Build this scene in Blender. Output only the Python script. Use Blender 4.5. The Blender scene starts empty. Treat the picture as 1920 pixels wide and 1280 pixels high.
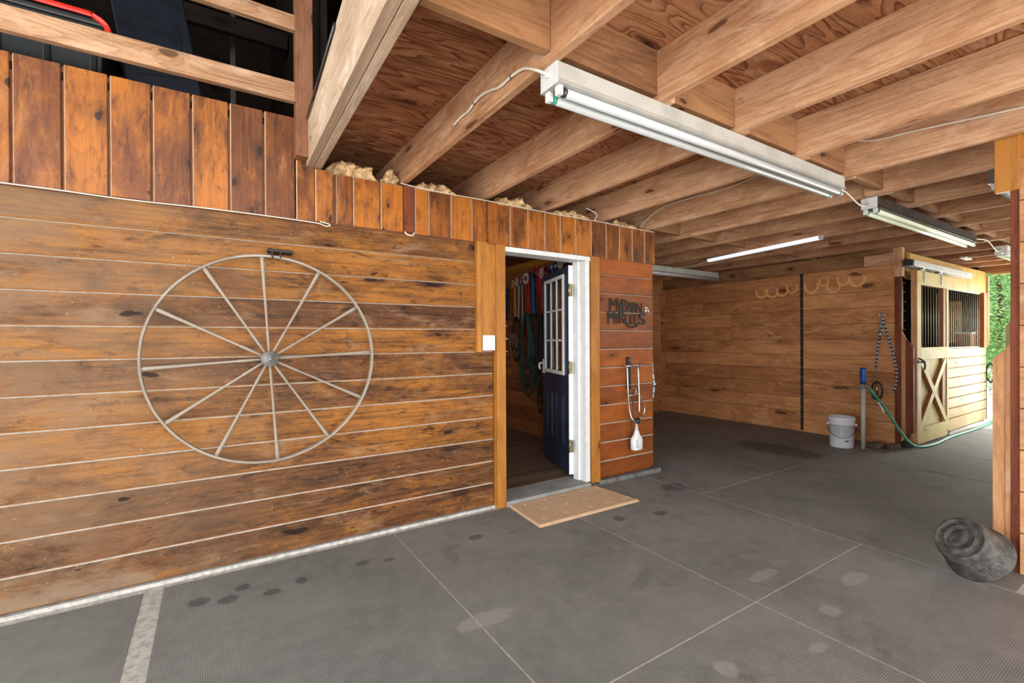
import bpy, math, random
from mathutils import Vector, Matrix, noise as mn
random.seed(11)
R = math.radians
SC = bpy.context.scene
COL = SC.collection
H = 1.34           # eye height of the camera
D = 3.217          # distance of the tack-room front wall
# ------------------------------------------------------------------ camera
cam_d = bpy.data.cameras.new('camera'); cam = bpy.data.objects.new('camera', cam_d); COL.objects.link(cam)
cam_d.sensor_width = 36; cam_d.lens = 873.07/1920*36; cam_d.clip_start = .02; cam_d.clip_end = 200
yaw, pitch, roll = R(57.2526), R(-.1934), R(-.2953)
F = Vector((math.cos(yaw)*math.cos(pitch), math.sin(yaw)*math.cos(pitch), math.sin(pitch)))
R0 = Vector((math.sin(yaw), -math.cos(yaw), 0)); U0 = R0.cross(F)
RR = math.cos(roll)*R0+math.sin(roll)*U0; UU = -math.sin(roll)*R0+math.cos(roll)*U0
m = Matrix((RR, UU, -F)).transposed().to_4x4(); m.translation = Vector((0, 0, H))
cam.matrix_world = m
SC.camera = cam
# ------------------------------------------------------------------ light
SC.view_settings.view_transform = 'Standard'; SC.view_settings.look = 'None'
SC.view_settings.gamma = 1; SC.view_settings.use_curve_mapping = False
SC.view_settings.exposure = 0.55
w = bpy.data.worlds.new('world'); SC.world = w; w.use_nodes = True
w.node_tree.nodes['Background'].inputs[0].default_value = (.93, .97, 1, 1)
w.node_tree.nodes['Background'].inputs[1].default_value = 2.2
sd = bpy.data.lights.new('sun', 'SUN'); sd.energy = 4.0; sd.angle = R(1.5); sd.color = (1, .95, .86)
sun = bpy.data.objects.new('sun', sd); COL.objects.link(sun)
sun.rotation_euler = (Vector((-.45, .35, -1))).to_track_quat('-Z', 'Y').to_euler()

def area_light(name, loc, direction, sx, sy, power, col):
    d = bpy.data.lights.new(name, 'AREA'); d.shape = 'RECTANGLE'; d.size = sx; d.size_y = sy; d.energy = power; d.color = col
    o = bpy.data.objects.new(name, d); COL.objects.link(o); o.location = loc
    o.rotation_euler = Vector(direction).to_track_quat('-Z', 'Y').to_euler()
    return o
# daylight through the wide barn opening behind the camera and through the aisle's side opening
area_light('daylight_front_opening', (.2, -3.3, 1.6), (.1, 1, .05), 6.5, 2.8, 135, (1, .985, .96))
area_light('daylight_bounce_off_yard', (1.6, -3.2, .25), (.15, .8, .75), 7.0, 1.2, 115, (1, .97, .92))
area_light('left_fill', (-3.9, -.2, 1.5), (1, .06, .03), 3.2, 2.4, 105, (1, .985, .95))  # fill lamp added on the left to brighten the wash bay wall
area_light('daylight_side_opening', (9.0, -4.4, 1.3), (-.05, 1, .03), 3.4, 2.2, 50, (1, .97, .80))
area_light('daylight_aisle_exit', (10.5, 1.35, 1.2), (-1, .12, .15), 1.4, 2.0, 55, (.98, 1, .93))
pb = bpy.data.lights.new('tack_room_fill', 'POINT'); pb.energy = 13; pb.shadow_soft_size = .06; pb.color = (1, .9, .78)  # unseen fill lamp added to brighten the tack room interior
po = bpy.data.objects.new('tack_room_fill', pb); COL.objects.link(po); po.location = (1.4, 4.7, 2.3)

# ------------------------------------------------------------------ material helpers
class NT:
    def __init__(s, name):
        s.m = bpy.data.materials.new(name); s.m.use_nodes = True; s.t = s.m.node_tree
        s.b = s.t.nodes['Principled BSDF']
    def n(s, typ, ins=None, **kw):
        nd = s.t.nodes.new(typ)
        for k, v in kw.items(): setattr(nd, k, v)
        if ins:
            for k, v in ins.items():
                if hasattr(v, 'is_output') or isinstance(v, bpy.types.NodeSocket): s.t.links.new(v, nd.inputs[k])
                else: nd.inputs[k].default_value = v
        return nd
    def math(s, op, a, b=0.0, clamp=False, c=None):
        ins = {0: a, 1: b}
        if c is not None: ins[2] = c
        return s.n('ShaderNodeMath', ins, operation=op, use_clamp=clamp).outputs[0]
    def vm(s, op, a, b): return s.n('ShaderNodeVectorMath', {0: a, 1: b}, operation=op).outputs[0]
    def noise(s, v, scale=1, det=2, rough=.5, dist=0):
        return s.n('ShaderNodeTexNoise', {'Vector': v, 'Scale': scale, 'Detail': det, 'Roughness': rough, 'Distortion': dist}).outputs[0]
    def step(s, v, a, b):
        return s.n('ShaderNodeMapRange', {0: v, 1: a, 2: b, 3: 0.0, 4: 1.0}, interpolation_type='SMOOTHSTEP').outputs[0]
    def mix(s, f, a, b):
        nd = s.n('ShaderNodeMix', data_type='RGBA')
        for k, v in ((0, f), (6, a), (7, b)):
            if isinstance(v, bpy.types.NodeSocket): s.t.links.new(v, nd.inputs[k])
            else: nd.inputs[k].default_value = (*v, 1) if isinstance(v, tuple) and len(v) == 3 else v
        return nd.outputs[2]
    def out(s, col=None, rough=None, bump=None, bs=.3, bd=.01, **kw):
        def setp(name, v):
            if isinstance(v, bpy.types.NodeSocket): s.t.links.new(v, s.b.inputs[name])
            else: s.b.inputs[name].default_value = (*v, 1) if isinstance(v, tuple) and len(v) == 3 else v
        if col is not None: setp('Base Color', col)
        if rough is not None: setp('Roughness', rough)
        for k, v in kw.items(): setp(k.replace('_', ' '), v)
        if bump is not None:
            bn = s.n('ShaderNodeBump', {'Height': bump, 'Strength': bs, 'Distance': bd})
            s.t.links.new(bn.outputs[0], s.b.inputs['Normal'])
        return s.m

def plain(name, col, rough=.5, metal=0, var=.12, scale=14, **kw):
    t = NT(name); g = t.n('ShaderNodeNewGeometry').outputs['Position']
    n1 = t.noise(g, scale, 4, .6)
    c2 = tuple(c*(1-var*2.2) for c in col)
    return t.out(t.mix(t.step(n1, .38, .68), col, c2), rough, Metallic=metal, **kw)

def wood(name, light, dark, pale=None, knots=.5, blotch=.5, cath=.35, grain=.35, rough=.5, coat=0,
         ks=(2.2, 5.), specks=0, cathN=9, cathS=(.5, 5), lo=.42, hi=.66, toneamt=.55, smudge=0, mid=None, mott=0, kerf=0, spec=.35, bump=.35, wear=0):
    t = NT(name)
    v = t.n('ShaderNodeAttribute', attribute_name='gc').outputs['Vector']
    tone = t.n('ShaderNodeAttribute', attribute_name='tone').outputs['Fac']
    # knots
    kv = t.n('ShaderNodeVectorMath', {0: v, 1: (ks[0], ks[1], 0)}, operation='MULTIPLY').outputs[0]
    kv = t.vm('ADD', kv, t.vm('MULTIPLY', t.n('ShaderNodeTexNoise', {'Vector': t.vm('MULTIPLY', v, (5, 9, 9)), 'Scale': 1.0, 'Detail': 2.0}).outputs['Color'], (.34, .34, 0)))
    vo = t.n('ShaderNodeTexVoronoi', {'Vector': kv, 'Scale': 1.0, 'Randomness': .85}, voronoi_dimensions='2D')
    kd = vo.outputs['Distance']
    rnd = t.n('ShaderNodeSeparateColor', {0: vo.outputs['Color']})
    wob = t.noise(t.vm('MULTIPLY', v, (14, 30, 30)), 1, 2)
    kd = t.math('ADD', kd, t.math('MULTIPLY', t.math('SUBTRACT', wob, .5), .07))
    pres = t.math('LESS_THAN', rnd.outputs[0], knots)
    ksz = t.math('MULTIPLY_ADD', rnd.outputs[1], .08, c=.035)
    kn = t.math('MULTIPLY', pres, t.math('SUBTRACT', 1.0, t.step(t.math('DIVIDE', kd, ksz), .70, 1.05)))
    halo = t.math('MULTIPLY', pres, t.math('SUBTRACT', 1.0, t.step(kd, .08, .30)))
    # growth rings
    w1 = t.noise(t.vm('MULTIPLY', v, (cathS[0], cathS[1], cathS[1])), 1, 1.5, .45, .3)
    w1 = t.math('ADD', w1, t.math('MULTIPLY', halo, .12))
    rg = t.math('FRACT', t.math('MULTIPLY', w1, float(cathN)*2))
    rg = t.math('POWER', rg, 2.5)
    g1 = t.noise(t.vm('MULTIPLY', v, (1.6, 55, 55)), 1, 4, .6)
    g2 = t.noise(t.vm('MULTIPLY', v, (12, 240, 240)), 1, 3, .7)
    g3 = t.noise(t.vm('MULTIPLY', v, (38, 120, 120)), 1, 4, .7)
    bl = t.noise(t.vm('MULTIPLY', v, (1.7, 5.5, 5.5)), 1, 5, .62, .6)
    blf = t.step(bl, lo, hi)
    fac = t.math('MULTIPLY', rg, cath)
    fac = t.math('ADD', fac, t.math('MULTIPLY', t.step(g1, .42, .72), grain))
    fac = t.math('ADD', fac, t.math('MULTIPLY', t.step(g2, .45, .70), grain*.8))
    fac = t.math('ADD', fac, t.math('MULTIPLY', blf, blotch))
    fac = t.math('ADD', fac, t.math('MULTIPLY', t.math('SUBTRACT', g3, .5), grain*1.5))
    fac = t.math('ADD', fac, t.math('MULTIPLY', halo, .34))
    fac = t.math('ADD', fac, t.math('MULTIPLY', t.math('SUBTRACT', tone, .5), toneamt), True)
    if mid:
        A = t.noise(t.vm('MULTIPLY', v, (1.7, 4.2, 4.2)), 1, 7, .72, 1.0)
        Bn = t.noise(t.vm('ADD', t.vm('MULTIPLY', v, (2.6, 9, 9)), (17, 5, 3)), 1, 7, .72, .9)
        A = t.math('ADD', A, t.math('MULTIPLY', t.math('SUBTRACT', tone, .5), .20))
        Bn = t.math('ADD', Bn, t.math('MULTIPLY', t.math('SUBTRACT', tone, .5), .07))
        light = t.mix(t.step(A, .40, .60), light, mid)
        dk2 = t.math('MULTIPLY', t.step(Bn, .53, .70), mott)
        col = t.mix(fac, light, dark)
        col = t.mix(dk2, col, tuple(c*.8 for c in dark))
    else:
        col = t.mix(fac, light, dark)
    if kerf:
        sx_ = t.n('ShaderNodeSeparateXYZ', {0: v})
        arc = t.math('ADD', t.math('MULTIPLY', sx_.outputs[0], 420.0), t.math('MULTIPLY', t.math('POWER', t.math('ABSOLUTE', t.math('FRACT', t.math('MULTIPLY', sx_.outputs[1], 3.0))), 1.3), 240.0))
        kf = t.step(t.math('ADD', t.math('SINE', arc), t.math('MULTIPLY', t.math('SUBTRACT', g1, .5), 2.2)), -.3, .9)
        col = t.mix(t.math('MULTIPLY', kf, kerf), col, tuple(c*.55 for c in dark))
    if pale:
        p = t.noise(t.vm('MULTIPLY', v, (2.6, 7, 7)), 1, 6, .7, .8)
        col = t.mix(t.math('MULTIPLY', t.step(p, .52, .74), .75), col, pale)
    if smudge:
        p2 = t.noise(t.vm('MULTIPLY', v, (7, 16, 16)), 1, 6, .72, .3)
        col = t.mix(t.math('MULTIPLY', t.step(p2, .55, .69), smudge), col, tuple(c*.35 for c in dark))
    if wear:      # greyed, chalky wood on the lowest boards and dull brown towards the left end of the wall
        P = t.n('ShaderNodeNewGeometry').outputs['Position']; sp_ = t.n('ShaderNodeSeparateXYZ', {0: P})
        wn = t.noise(t.vm('MULTIPLY', P, (2.2, 1, 5)), 1, 7, .75, .6)
        low = t.math('MULTIPLY', t.step(t.math('SUBTRACT', 0.0, sp_.outputs[2]), -.24, -.05), t.step(t.math('SUBTRACT', .6, sp_.outputs[0]), 0.0, 1.6))
        col = t.mix(t.math('MULTIPLY', t.step(t.math('ADD', wn, t.math('MULTIPLY', low, .12)), .48, .70), t.math('MULTIPLY', low, .8)), col, (.30, .275, .215))
        lf = t.step(t.math('SUBTRACT', .9, sp_.outputs[0]), .0, 2.2)
        col = t.mix(t.math('MULTIPLY', t.math('MULTIPLY', lf, .85), t.step(wn, .28, .58)), col, (.215, .128, .072))
    col = t.mix(t.math('MULTIPLY', kn, .85), col, tuple(c*.35 for c in dark))
    if specks:
        sp = t.noise(t.vm('MULTIPLY', v, (55, 85, 85)), 1, 3, .6)
        sm = t.noise(t.vm('MULTIPLY', v, (3, 6, 6)), 1, 3, .6)
        col = t.mix(t.math('MULTIPLY', t.step(sp, .655, .72), t.math('MULTIPLY', t.step(sm, .42, .58), specks)), col, (.50, .31, .14))
    hgt = t.math('ADD', t.math('MULTIPLY', g1, .6), t.math('ADD', t.math('MULTIPLY', rg, .25), t.math('MULTIPLY', kn, -.4)))
    rr = t.math('ADD', t.math('MULTIPLY', bl, .25), rough-.12)
    return t.out(col, rr, hgt, bump, .004, Coat_Weight=coat, Coat_Roughness=.3, Specular_IOR_Level=spec)

# ------------------------------------------------------------------ mesh helpers
class MB:
    def __init__(s): s.v = []; s.f = []; s.mi = []; s.gc = []; s.tn = []; s.sm = []
    def add(s, verts, faces, gc=None, tone=.5, mi=0, smooth=False):
        o = len(s.v); s.v += [tuple(p) for p in verts]
        s.gc += [tuple(g) for g in (gc if gc else [(p[0], p[1], p[2]) for p in verts])]
        s.tn += [tone]*len(verts)
        for f in faces: s.f.append(tuple(o+i for i in f)); s.mi.append(mi); s.sm.append(smooth)
        return s
    def plank(s, c0, c1, grain=None, tone=None, mi=0, M=None):
        lo = [min(a, b) for a, b in zip(c0, c1)]; hi = [max(a, b) for a, b in zip(c0, c1)]
        d = [h-l for l, h in zip(lo, hi)]
        ax = sorted(range(3), key=lambda i: -d[i])
        if grain is not None:
            gi = 'xyz'.index(grain); ax = [gi]+[i for i in ax if i != gi]
        off = (random.uniform(-90, 90), random.uniform(-90, 90), random.uniform(-9, 9))
        if tone is None: tone = random.random()
        vs = []; gc = []
        for i in range(8):
            p = [hi[k] if i >> k & 1 else lo[k] for k in range(3)]
            q = [(p[ax[j]]-lo[ax[j]])+off[j] for j in range(3)]
            # let the depth coordinate also drive the across axis so edge faces are not smeared
            q[1] += (p[ax[2]]-lo[ax[2]])
            gc.append(q); vs.append(M @ Vector(p) if M else p)
        s.add(vs, [(0, 4, 6, 2), (1, 3, 7, 5), (0, 1, 5, 4), (2, 6, 7, 3), (0, 2, 3, 1), (4, 5, 7, 6)], gc, tone, mi)
        return s
    def prism(s, pts, axis, a, b, mi=0, tone=None, grain='z'):
        # pts polygon in the two other axes (order x,y,z without axis)
        oth = [i for i in range(3) if i != axis]; n = len(pts); vs = []
        off = Vector((random.uniform(-90, 90), random.uniform(-90, 90), 0)); gi = 'xyz'.index(grain)
        for h in (a, b):
            for p in pts:
                q = [0, 0, 0]; q[axis] = h; q[oth[0]], q[oth[1]] = p; vs.append(q)
        og = [i for i in range(3) if i != gi]
        gc = [(q[gi]+off.x, q[og[0]]+q[og[1]]+off.y, 0) for q in vs]
        fs = [tuple(range(n)), tuple(range(2*n-1, n-1, -1))]+[((i+1) % n, i, n+i, n+(i+1) % n) for i in range(n)]
        return s.add(vs, fs, gc, random.random() if tone is None else tone, mi)
    def cyl(s, p0, p1, r0, r1=None, seg=16, mi=0, caps=True, smooth=True, tone=.5):
        return s.tube([p0, p1], [r0, r0 if r1 is None else r1], seg, mi, caps, smooth, tone)
    def tube(s, pts, r, seg=8, mi=0, caps=True, smooth=True, tone=.5, closed=False, flat=None):
        pts = [Vector(p) for p in pts]; n = len(pts)
        rs = r if isinstance(r, (list, tuple)) else [r]*n
        vs = []; gc = []; fs = []; prev = None; L = 0
        for i, p in enumerate(pts):
            if closed: t = pts[(i+1) % n]-pts[i-1]
            else: t = (pts[min(i+1, n-1)]-pts[max(i-1, 0)])
            t.normalize()
            if prev is None:
                u = t.orthogonal().normalized() if flat is None else (Vector(flat)-t*t.dot(Vector(flat))).normalized()
            else:
                u = (prev-t*prev.dot(t)).normalized()
            prev = u; w_ = t.cross(u)
            if i: L += (pts[i]-pts[i-1]).length
            for k in range(seg):
                a = 2*math.pi*k/seg
                ru, rw = (rs[i] if not isinstance(rs[i], tuple) else rs[i][0]), (rs[i] if not isinstance(rs[i], tuple) else rs[i][1])
                vs.append(p+u*math.cos(a)*ru+w_*math.sin(a)*rw); gc.append((L, a*.05, 0))
        m_ = n if closed else n-1
        for i in range(m_):
            j = (i+1) % n
            for k in range(seg): fs.append((i*seg+k, i*seg+(k+1) % seg, j*seg+(k+1) % seg, j*seg+k))
        s.add(vs, fs, gc, tone, mi, smooth)
        if caps and not closed:
            o = len(s.v)-len(vs)
            s.f.append(tuple(o+k for k in range(seg))[::-1]); s.mi.append(mi); s.sm.append(False)
            s.f.append(tuple(o+(n-1)*seg+k for k in range(seg))); s.mi.append(mi); s.sm.append(False)
        return s
    def lathe(s, prof, M=None, seg=32, mi=0, smooth=True):
        M = M or Matrix(); vs = []; fs = []; n = len(prof)
        for i in range(n):
            for k in range(seg):
                a = 2*math.pi*k/seg; vs.append(M @ Vector((prof[i][0]*math.cos(a), prof[i][0]*math.sin(a), prof[i][1])))
        for i in range(n-1):
            for k in range(seg): fs.append((i*seg+k, i*seg+(k+1) % seg, (i+1)*seg+(k+1) % seg, (i+1)*seg+k))
        return s.add(vs, fs, None, .5, mi, smooth)
    def build_split(s, name, mats, parent=None, bevel=0):
        par = list(range(len(s.v)))
        def find(a):
            while par[a] != a: par[a] = par[par[a]]; a = par[a]
            return a
        for f in s.f:
            for k in f[1:]: par[find(k)] = find(f[0])
        gr = {}
        for fi, f in enumerate(s.f): gr.setdefault(find(f[0]), []).append(fi)
        out = []
        for root, fis in gr.items():
            b = MB(); mp = {}
            for fi in fis:
                for k in s.f[fi]:
                    if k not in mp: mp[k] = len(b.v); b.v.append(s.v[k]); b.gc.append(s.gc[k]); b.tn.append(s.tn[k])
                b.f.append(tuple(mp[k] for k in s.f[fi])); b.mi.append(s.mi[fi]); b.sm.append(s.sm[fi])
            out.append(b.build(name, mats, parent, bevel))
        return out
    def build(s, name, mats, parent=None, bevel=0, smooth=False):
        me = bpy.data.meshes.new(name); me.from_pydata(s.v, [], s.f)
        for mt in (mats if isinstance(mats, (list, tuple)) else [mats]): me.materials.append(mt)
        me.polygons.foreach_set('material_index', s.mi)
        me.polygons.foreach_set('use_smooth', [x or smooth for x in s.sm])
        a = me.attributes.new('gc', 'FLOAT_VECTOR', 'POINT'); a.data.foreach_set('vector', [c for g in s.gc for c in g])
        a = me.attributes.new('tone', 'FLOAT', 'POINT'); a.data.foreach_set('value', s.tn)
        me.update()
        o = bpy.data.objects.new(name, me); COL.objects.link(o)
        if parent: attach(o, parent)
        if bevel:
            b = o.modifiers.new('bevel', 'BEVEL'); b.width = bevel; b.segments = 2; b.limit_method = 'ANGLE'; b.angle_limit = R(50)
        return o
def wloc(o):
    v = o.location.copy()
    while o.parent: o = o.parent; v += o.location
    return v
def attach(o, parent):
    o.parent = parent
    o.location = -wloc(parent)
def tag(o, label=None, cat=None, group=None, kind=None):
    for k, v in (('label', label), ('category', cat), ('group', group), ('kind', kind)):
        if v: o[k] = v
    return o
def struct(name, mb, mats, bevel=0, label=None):
    return tag(mb.build(name, mats, None, bevel), label, None, None, 'structure')
def thing(name, loc, label, cat, group=None):
    o = bpy.data.objects.new(name, None); o.empty_display_size = .05; COL.objects.link(o); o.location = loc
    return tag(o, label, cat, group)
def smoothpath(pts, n=6):
    P = [Vector(p) for p in pts]; out = []
    for i in range(len(P)-1):
        a = P[max(i-1, 0)]; b = P[i]; c = P[i+1]; d = P[min(i+2, len(P)-1)]
        for k in range(n):
            t = k/n
            out.append(.5*((2*b)+(c-a)*t+(2*a-5*b+4*c-d)*t*t+(3*b-a-3*c+d)*t**3))
    out.append(P[-1]); return out

# ------------------------------------------------------------------ materials
M_wall = wood('varnished_pine_wall', (.35, .135, .024), (.036, .016, .009), pale=(.29, .17, .09), knots=.36, blotch=.36, cath=.16, mid=(.160, .064, .023), mott=1.0, wear=1,
              grain=.50, rough=.55, coat=.0, specks=.9, ks=(1.9, 5.2), toneamt=.25, smudge=.85, spec=.14)
M_wallr = wood('varnished_pine_red', (.33, .088, .014), (.10, .026, .007), knots=.35, blotch=.3, cath=.18, grain=.25, rough=.45, coat=.08, toneamt=.3, smudge=.3, mid=(.22, .062, .014), mott=.4, spec=.3)
M_fascia = wood('knotty_pine_fascia', (.42, .135, .016), (.060, .018, .006), pale=(.34, .14, .05), knots=.66, blotch=.34, cath=.22, grain=.26, rough=.42, coat=.12, mid=(.20, .060, .014), mott=.8,
                ks=(3.0, 5.6), toneamt=.4, smudge=.55, spec=.3)
M_trim = wood('amber_trim_wood', (.45, .185, .028), (.20, .068, .012), knots=.3, blotch=.3, cath=.2, grain=.25, rough=.45, coat=.1, toneamt=.2, mid=(.34, .13, .022), mott=.35)
M_joist = wood('fir_joist', (.66, .40, .235), (.30, .130, .062), pale=(.74, .52, .36), knots=.36, blotch=.30, cath=.26, grain=.42, rough=.75, ks=(1.3, 6), cathN=7, toneamt=.22, mid=(.50, .265, .140), mott=.45, spec=.2, bump=.6)
M_beam = wood('rough_sawn_beam', (.60, .46, .33), (.34, .22, .14), pale=(.74, .66, .56), knots=.15, blotch=.30, cath=.25, grain=.45, rough=.85, toneamt=.2, mid=(.48, .34, .23), mott=.3, spec=.2, bump=.7)
M_kerf = wood('saw_marked_beam', (.56, .42, .30), (.30, .19, .12), knots=0, blotch=.25, cath=.15, grain=.4, rough=.9, toneamt=.1, kerf=.75, spec=.15, bump=.8)
M_block = wood('brown_blocking', (.36, .18, .08), (.15, .065, .028), knots=.3, blotch=.4, cath=.3, grain=.3, rough=.8)
M_ply = wood('plywood_deck', (.46, .215, .105), (.115, .036, .014), pale=(.50, .30, .18), knots=.26, blotch=.20, cath=.85, grain=.28, rough=.75, ks=(1.4, 3.2),
             cathN=8, cathS=(1.1, 6.5), toneamt=.30, mid=(.36, .155, .068), mott=.3, spec=.2)
M_rail = wood('loft_rail_wood', (.52, .31, .18), (.24, .11, .052), pale=(.60, .42, .28), knots=.3, blotch=.4, cath=.45, grain=.4, rough=.75, toneamt=.2, mid=(.42, .23, .12), mott=.4, spec=.2, bump=.7)
M_post = wood('red_brown_post', (.24, .062, .024), (.08, .020, .010), knots=.25, blotch=.5, cath=.25, grain=.3, rough=.6, toneamt=.2, smudge=.4, spec=.25)
M_postb = wood('brown_loft_post', (.27, .115, .060), (.10, .04, .02), knots=.25, blotch=.5, cath=.25, grain=.35, rough=.65, spec=.2)
M_back = wood('aged_fir_boards', (.66, .31, .125), (.24, .092, .034), pale=(.68, .38, .19), knots=.3, blotch=.30, cath=.25, grain=.32, rough=.65, ks=(1.1, 4.2), toneamt=.25, mid=(.49, .215, .082), mott=.45, spec=.25)
def scallops(m_):
    nt = m_.node_tree; bs = nt.nodes['Principled BSDF']; t = NT.__new__(NT); t.m = m_; t.t = nt; t.b = bs
    src = bs.inputs['Base Color'].links[0].from_socket
    v = t.n('ShaderNodeNewGeometry').outputs['Position']; zz = t.n('ShaderNodeSeparateXYZ', {0: v}).outputs[2]
    wob = t.math('MULTIPLY', t.math('SUBTRACT', t.noise(v, 9, 4, .7), .5), .5); acc = None
    for (y, z, r) in ((3.97, 2.07, .085), (3.81, 2.06, .085), (3.66, 2.06, .08), (3.52, 2.09, .07), (3.26, 2.08, .085), (3.10, 2.14, .06), (2.98, 2.05, .075), (2.86, 2.13, .07), (2.70, 2.12, .085)):
        d = t.n('ShaderNodeVectorMath', {0: t.vm('MULTIPLY', t.vm('SUBTRACT', v, (7.15, y, z)), (0, 1/r, 1/(r*1.1)))}, operation='LENGTH').outputs['Value']
        q = t.math('MULTIPLY', t.math('SUBTRACT', 1.0, t.step(t.math('ABSOLUTE', t.math('SUBTRACT', t.math('ADD', d, wob), 1.0)), .05, .24)), t.math('LESS_THAN', zz, z+.03))
        acc = q if acc is None else t.math('MAXIMUM', acc, q)
    nt.links.new(t.mix(t.math('MULTIPLY', acc, .8), src, (.80, .42, .15)), bs.inputs['Base Color'])
scallops(M_back)
M_stall = wood('blond_stall_boards', (.46, .32, .16), (.31, .18, .08), pale=(.52, .39, .23), knots=.3, blotch=.25, cath=.2, grain=.25, rough=.6, toneamt=.25)
M_gold = wood('golden_header_boards', (.56, .34, .085), (.30, .15, .03), knots=.2, blotch=.35, rough=.5, toneamt=.3)
M_stalldoor = wood('weathered_yellow_door', (.50, .41, .17), (.33, .24, .085), pale=(.54, .46, .26), knots=.2, blotch=.35, cath=.2, grain=.25, rough=.6, toneamt=.2)
M_brown = wood('brown_door_braces', (.32, .15, .07), (.15, .065, .03), knots=.2, blotch=.3, rough=.6)  # bare brown wood of the brace sides and inner stiles
M_guard = wood('worn_orange_guard', (.58, .29, .125), (.28, .115, .05), pale=(.60, .40, .27), knots=.3, blotch=.35, cath=.25, grain=.3, rough=.65, toneamt=.3, mid=(.46, .23, .11), mott=.4)
M_dark = wood('shade_dark_wood', (.022, .014, .011), (.008, .006, .005), rough=.8, spec=.1)  # near-black, so the shade of loft and stall interior sits in the colour
M_tack = wood('tack_room_boards', (.30, .115, .035), (.10, .032, .012), knots=.3, blotch=.4, rough=.55)
M_tackfloor = wood('grey_brown_floorboards', (.16, .11, .075), (.07, .045, .03), knots=.2, blotch=.4, rough=.6)
M_wheel = wood('weathered_grey_wheel', (.33, .28, .23), (.17, .14, .115), pale=(.42, .38, .33), knots=0, blotch=.45, cath=.1, grain=.3, rough=.8, toneamt=.2)
M_dust = plain('dusty_groove', (.50, .44, .38), .9, 0, .12, 30)
M_groove = plain('red_brown_groove', (.17, .05, .014), .5)
M_groovelt = plain('pinkish_groove_edge', (.52, .32, .20), .6)
M_fresh = plain('unfaded_orange_edge', (.36, .125, .015), .5)
M_sand = plain('sandy_grit', (.52, .50, .46), .95, 0, .16, 25)
M_white = plain('white_paint', (.72, .73, .74), .45, 0, .05)
M_fixture = plain('grey_white_enamel', (.47, .465, .435), .4, 0, .08, 8)
M_tubew = plain('white_lamp_tube', (.52, .54, .55), .25, 0, .02)
M_chrome = plain('galvanised_steel', (.62, .62, .62), .28, 1, .1)
M_bar = plain('lit_steel_bars', (.30, .28, .20), .35, .5)  # steel tinted lighter and greenish; light on the bar edges is in the colour
M_steeld = plain('dark_steel', (.12, .12, .12), .4, .8)
M_black = plain('black_plastic', (.018, .018, .02), .45, 0, .1)
M_iron = plain('black_iron', (.022, .020, .018), .5, .3)
M_hub = plain('grey_hub', (.26, .26, .25), .55, .3, .15, 40)
M_blue = plain('hydrant_blue', (.01, .07, .36), .35)
M_green = plain('green_hose', (.05, .36, .22), .4)
M_bucket = plain('white_bucket_plastic', (.72, .74, .80), .4, 0, .03)
M_inslt = plain('pale_insulation', (.80, .54, .28), .95, 0, .22, 20)
M_cable = plain('cream_cable', (.72, .66, .55), .5, 0, .06)
M_navy = plain('navy_door_paint', (.012, .028, .058), .35, 0, .15, 3)
M_brassy = plain('worn_brass_hinge', (.42, .38, .26), .35, .8)
M_sill = plain('grey_concrete_sill', (.26, .27, .26), .8, 0, .12, 6)
M_ledge = plain('worn_grey_ledge', (.17, .17, .16), .85, 0, .25, 12)
M_stone = plain('brown_paving_stone', (.15, .12, .085), .9, 0, .2, 12)
M_ltstone = plain('pale_gravel', (.42, .37, .30), .9, 0, .2, 40)
M_toteblk = plain('black_green_tote', (.009, .013, .012), .35, 0, .15)
M_toteblu = plain('blue_black_lid', (.009, .012, .019), .35, 0, .15)
M_red = plain('red_plastic', (.62, .028, .015), .35)
M_webgrey = plain('grey_webbing', (.24, .26, .29), .8, 0, .2, 60)
M_ground = plain('bright_gravel', (.62, .60, .55), .95, 0, .1, 3)
M_glass = NT('door_glass').out((.8, .9, .9), .05, Transmission_Weight=1.0, IOR=1.1, Alpha=.35)
t = NT('led_diffuser'); M_led = t.out((.8, .83, .9), .4, Emission_Color=(.85, .9, 1), Emission_Strength=.55)
t = NT('dim_lamp_tube'); M_tubeg = t.out((.78, .82, .66), .15, Emission_Color=(.85, .95, .6), Emission_Strength=.10)

# chequered webbing
t = NT('blue_checked_webbing'); v = t.n('ShaderNodeNewGeometry').outputs['Position']
z = t.n('ShaderNodeSeparateXYZ', {0: v}).outputs[2]
ch = t.math('GREATER_THAN', t.math('SINE', t.math('MULTIPLY', z, 130.0)), .1)
M_web = t.out(t.mix(ch, (.34, .38, .42), (.030, .035, .045)), .8)
t = NT('pale_blue_lead'); v = t.n('ShaderNodeNewGeometry').outputs['Position']
z = t.n('ShaderNodeSeparateXYZ', {0: v}).outputs[2]
ch = t.math('GREATER_THAN', t.math('SINE', t.math('MULTIPLY', z, 90.0)), .6)
M_lead = t.out(t.mix(ch, (.55, .70, .78), (.12, .16, .24)), .8)

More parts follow.
